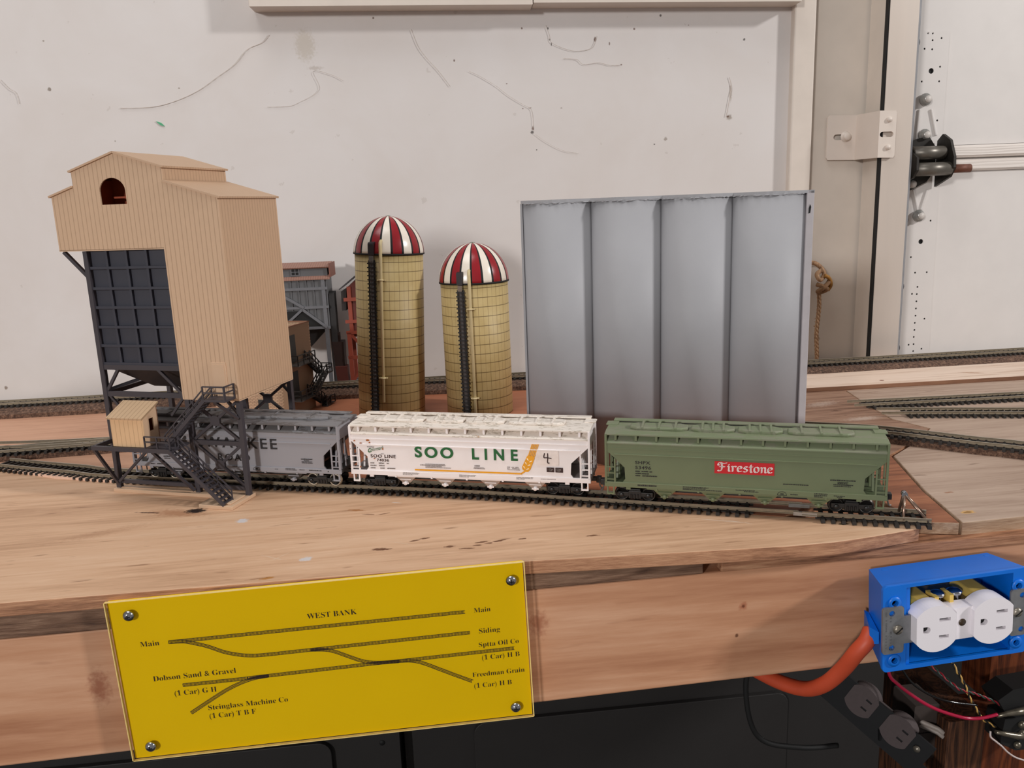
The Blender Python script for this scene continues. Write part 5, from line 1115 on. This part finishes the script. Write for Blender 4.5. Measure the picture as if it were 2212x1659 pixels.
yb = plain('yellow_receptacle_body', S(212, 178, 88, 1.1), .45)
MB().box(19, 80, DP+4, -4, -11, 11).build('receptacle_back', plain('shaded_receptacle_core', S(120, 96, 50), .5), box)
for x0, x1 in ((22.5, 37), (60.5, 76)): MB().poly([(x0, -11), (x1, -11), (x1, 12), (x1-2, 15.5), (x0+2, 15.5), (x0, 12)], fn=fo, t0=DP+3, t1=-6).build('receptacle_shell', yb, box, bevel=1)
for x in (41.5, 53): MB().lathe([(0, 4), (2.8, 3.6), (4.6, 2.6), (4.8, 1.2), (4, 1), (4, -3), (0, -3)], 20, (x, DP+9, 13.5)).build('terminal_screw', chrome, box)
MB().lathe([(0, 4), (2.4, 3.8), (3.6, 3.2), (3.6, 0), (2, -3), (0, -3)], 8, (18.5, DP+9, 12.5)).build('ground_screw', plain('green_ground_screw', S(36, 120, 66), .25, .4), box)
for x in (37.5, 47.3): MB().box(x-1.3, x+1.3, DP+3, DP+13, 11, 16.5).build('break_tab', yb, box)
cord_pts = [(291, -16, -66), (286, -20, -71), (280.5, -18, -80), (276.5, -10, -96), (269.5, 0, -113), (262, 14, -125), (250, 32, -129), (235, 55, -128), (215, 80, -124)]
tag(MB().tube(catmull([shrink(BXF.w(*p)) for p in cord_pts], 8), 5.2, 16).build('power_cord', plain('orange_cord_sheath', S(190, 74, 44, 1.1), .5, 0, .05, 60)), 'thick orange power cord curving from the blue outlet box under the board', 'cord')

# ------------------------------------------------------------------ under the bench
cabm = plain('charcoal_cabinet_plastic', S(38, 35, 34), .6, 0, .06, 20, bmp=.2, bscale=900)
cabg = plain('charcoal_cabinet_groove', S(16, 15, 15), .7)
def cabinet(x0, x1, label, panels, right=None):
    r = thing('storage_cabinet', label, 'cabinet', ((x0+x1)/2, 905, -900), (0, 0, -.02), 'dark storage cabinets under the bench'); o = (x0+x1)/2
    MB().box(x0-o, x1-o, 0, 95, 0, 845).build('cabinet_body', cabm, r)
    for a, b, top, rd in panels:
        MB().poly(rrect(a-o, b-o, 60, top+900, rd), fn=fo, t0=-7, t1=0).build('door', cabm, r, bevel=4)
    return r
c1 = cabinet(-640, -46, 'left charcoal plastic storage cabinet in the dark under the bench', [(-620, -128, -405, 16)])
MB().lathe([(0, -.8), (3.5, -.8), (3.5, 0)], 12, (-67.4+343, 0, -417.4+900), 'Y').build('screw_hole', near_black, c1)
c2 = cabinet(-31, 760, 'right charcoal plastic storage cabinet in the dark under the bench', [(46, 455, -409, 16)])  # body widened past its door as dark backing for the deep shade
post_m = wood('shade_darkened_red_post', S(160, 84, 44, .5), S(124, 60, 30, .48), S(66, 30, 16, .45), 'Z', grain=2.0, streak=.7, bmp=.4)  # wood colours darkened to stand in for under-bench shade
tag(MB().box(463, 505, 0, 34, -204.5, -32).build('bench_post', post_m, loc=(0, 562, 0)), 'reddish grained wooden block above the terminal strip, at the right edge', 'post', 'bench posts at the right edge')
tag(MB().box(0, 33, 0, 90, -900, -205).build('bench_post', wood('brown_end_grain_post', S(140, 90, 60, .55), S(104, 66, 46, .5), S(52, 32, 24, .5), 'Z', grain=3.5, streak=.9, bmp=.6), loc=(413.5, 542, 0)), 'short brown striped wooden post below the red wire', 'post', 'bench posts at the right edge')  # brown wood darkened too, shade put into the colour
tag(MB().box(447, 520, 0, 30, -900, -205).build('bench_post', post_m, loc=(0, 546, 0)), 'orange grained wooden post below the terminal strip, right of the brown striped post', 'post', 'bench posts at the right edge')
ts = thing('terminal_strip', 'black terminal strip with soldered ends on the post under the blue box', 'terminal strip', (455, 524, -224))
MB().poly([(-8, 14), (-6, 30), (30, 30), (30, 0), (6, 0), (-8, 8)], fn=fo, t0=0, t1=20).poly([(-12, 46), (0, 54), (30, 56), (30, 36), (-6, 36)], fn=fo, t0=2, t1=22).build('strip_body', near_black, ts)
term = plain('tinned_terminal', S(120, 112, 98), .3, .7, .2)
for p in ([(-16, -3, 36), (-8, -3, 37), (0, -3, 37.5), (10, -3, 38)], [(-15, -2, 21), (-6, -2, 18), (4, -2, 15), (12, -2, 14)]): MB().tube([Vector(a) for a in p], [1.5, 2, 2.6, 3.2], 10).build('terminal', term, ts)
for x, z in ((8, 24), (6, 6), (9, 16)): MB().lathe([(0, -3), (2.2, -2.6), (3, -1), (3, 0)], 14, (x, -.5, z), 'Y').build('terminal_screw', term, ts)
def wire(name, label, pts, r, mat):
    return tag(MB().tube(catmull(pts, 8), r, 10).build(name, mat), label, 'wire', 'loose wires under the bench')
wire('electrical_wire', 'glossy crimson wire sagging from under the blue box to the terminal strip', [(342, 522, -120), (344.4, 520, -139.7), (352.5, 520, -149.5), (363.4, 520, -159.1), (374.4, 520, -167.7), (386.6, 520, -175.2), (401.2, 520, -181.9), (413.3, 520, -186.1), (425.3, 520, -187.3), (438.9, 521, -186.6)], 1.35, plain('crimson_wire', S(170, 24, 60), .15))
wire('electrical_wire', 'thin white wire curling down below the terminal strip', [(434.5, 521, -201), (434.4, 520, -205.3), (439, 520, -209.7), (444.8, 520, -214.9), (450.7, 520, -221.2), (457.7, 520, -226.6), (465.9, 520, -230.5), (480, 520, -236)], .7, plain('white_wire', S(205, 190, 186), .4))
wire('electrical_wire', 'thin black wire with a bright highlight above the crimson wire', [(352, 540, -118), (366, 532, -150), (380, 528, -164), (400, 527, -174), (425, 526, -180)], .9, plain('gloss_black_wire', S(14, 13, 13), .1))
def twisted(label, pts, ca, cb, r=.62):
    P = resample(catmull(pts, 10), .8); root = thing('twisted_wire_pair', label, 'wire', pts[0], group='loose wires under the bench'); o = Vector(pts[0])
    for k, m in ((0, ca), (PI, cb)):
        Q = []
        for i, p in enumerate(P):
            d = (P[min(i+1, len(P)-1)]-P[max(i-1, 0)]).normalized(); a = d.cross(Vector((0, 1, 0))).normalized(); b = d.cross(a); t = i*.8/5.5*PI*1.0+k
            Q.append(p-o+a*math.cos(t)*r+b*math.sin(t)*r)
        MB().tube(Q, r, 8).build('strand', m, root)
twisted('twisted red and green wire pair running to the terminal strip', [(395, 560, -152), (407.1, 530, -163.1), (414.3, 530, -168.2), (422.9, 530, -171.4), (432.3, 530, -175.8), (441.7, 530, -180.8), (449.1, 530, -185.5), (458.7, 528, -190.5)], plain('red_strand', S(150, 36, 48), .4), plain('green_strand', S(50, 74, 66), .4))
twisted('twisted yellow and black wire pair hanging down beside the posts', [(404, 545, -130), (406.2, 530, -147.5), (411.1, 530, -155.5), (416.6, 530, -165.3), (419.3, 530, -172.1), (423.7, 530, -180.2), (428.7, 530, -187.9), (434.2, 530, -196.3), (440.5, 530, -201), (448.4, 530, -205.8), (457.4, 530, -209.8)], plain('yellow_strand', S(214, 170, 96), .4), near_black)
tag(MB().tube([(396, 560, -211.5), (403.2, 555, -213.4), (411, 550, -216), (414, 546, -218)], 2.0, 10).tube([(396, 560, -215), (403.2, 555, -217), (411, 550, -219.5), (414, 546, -221.5)], 2.0, 10).build('flat_cable', plain('white_cable_sheath', S(160, 148, 140), .5)), 'flat white two core cable between the grey box and brown post', 'cable')
wire('electrical_wire', 'black cable loop hanging in the shade behind the orange cord', [(255, 560, -118), (250, 565, -170), (262, 565, -215), (300, 568, -232), (335, 570, -236)], 2.2, near_black)
# second outlet in a grey metal box, turned sideways
so = thing('electrical_outlet', 'dim duplex receptacle on a grey box in the shade below the blue outlet', 'outlet', (362, 556, -202), (0, 0, 0))
a2 = math.radians(51); ux, uz = math.cos(a2)*.82, -math.sin(a2)
U = Vector((.56, -.70, -.45)).normalized()
Wn = Vector((-.78, -.6, .12)); Wn = (Wn - U*Wn.dot(U)).normalized(); Vn = Wn.cross(U)
B4 = Matrix(((U.x, Wn.x, Vn.x, 0), (U.y, Wn.y, Vn.y, 0), (U.z, Wn.z, Vn.z, 0), (0, 0, 0, 1)))
dimw = plain('dim_white_receptacle', S(104, 90, 90, .55), .7); dimg = plain('dim_grey_box', S(80, 66, 60, .5), .8); dims = plain('dim_steel_plate', S(30, 30, 32), .5, .3)  # base colours dimmed to paint in the shade under the bench
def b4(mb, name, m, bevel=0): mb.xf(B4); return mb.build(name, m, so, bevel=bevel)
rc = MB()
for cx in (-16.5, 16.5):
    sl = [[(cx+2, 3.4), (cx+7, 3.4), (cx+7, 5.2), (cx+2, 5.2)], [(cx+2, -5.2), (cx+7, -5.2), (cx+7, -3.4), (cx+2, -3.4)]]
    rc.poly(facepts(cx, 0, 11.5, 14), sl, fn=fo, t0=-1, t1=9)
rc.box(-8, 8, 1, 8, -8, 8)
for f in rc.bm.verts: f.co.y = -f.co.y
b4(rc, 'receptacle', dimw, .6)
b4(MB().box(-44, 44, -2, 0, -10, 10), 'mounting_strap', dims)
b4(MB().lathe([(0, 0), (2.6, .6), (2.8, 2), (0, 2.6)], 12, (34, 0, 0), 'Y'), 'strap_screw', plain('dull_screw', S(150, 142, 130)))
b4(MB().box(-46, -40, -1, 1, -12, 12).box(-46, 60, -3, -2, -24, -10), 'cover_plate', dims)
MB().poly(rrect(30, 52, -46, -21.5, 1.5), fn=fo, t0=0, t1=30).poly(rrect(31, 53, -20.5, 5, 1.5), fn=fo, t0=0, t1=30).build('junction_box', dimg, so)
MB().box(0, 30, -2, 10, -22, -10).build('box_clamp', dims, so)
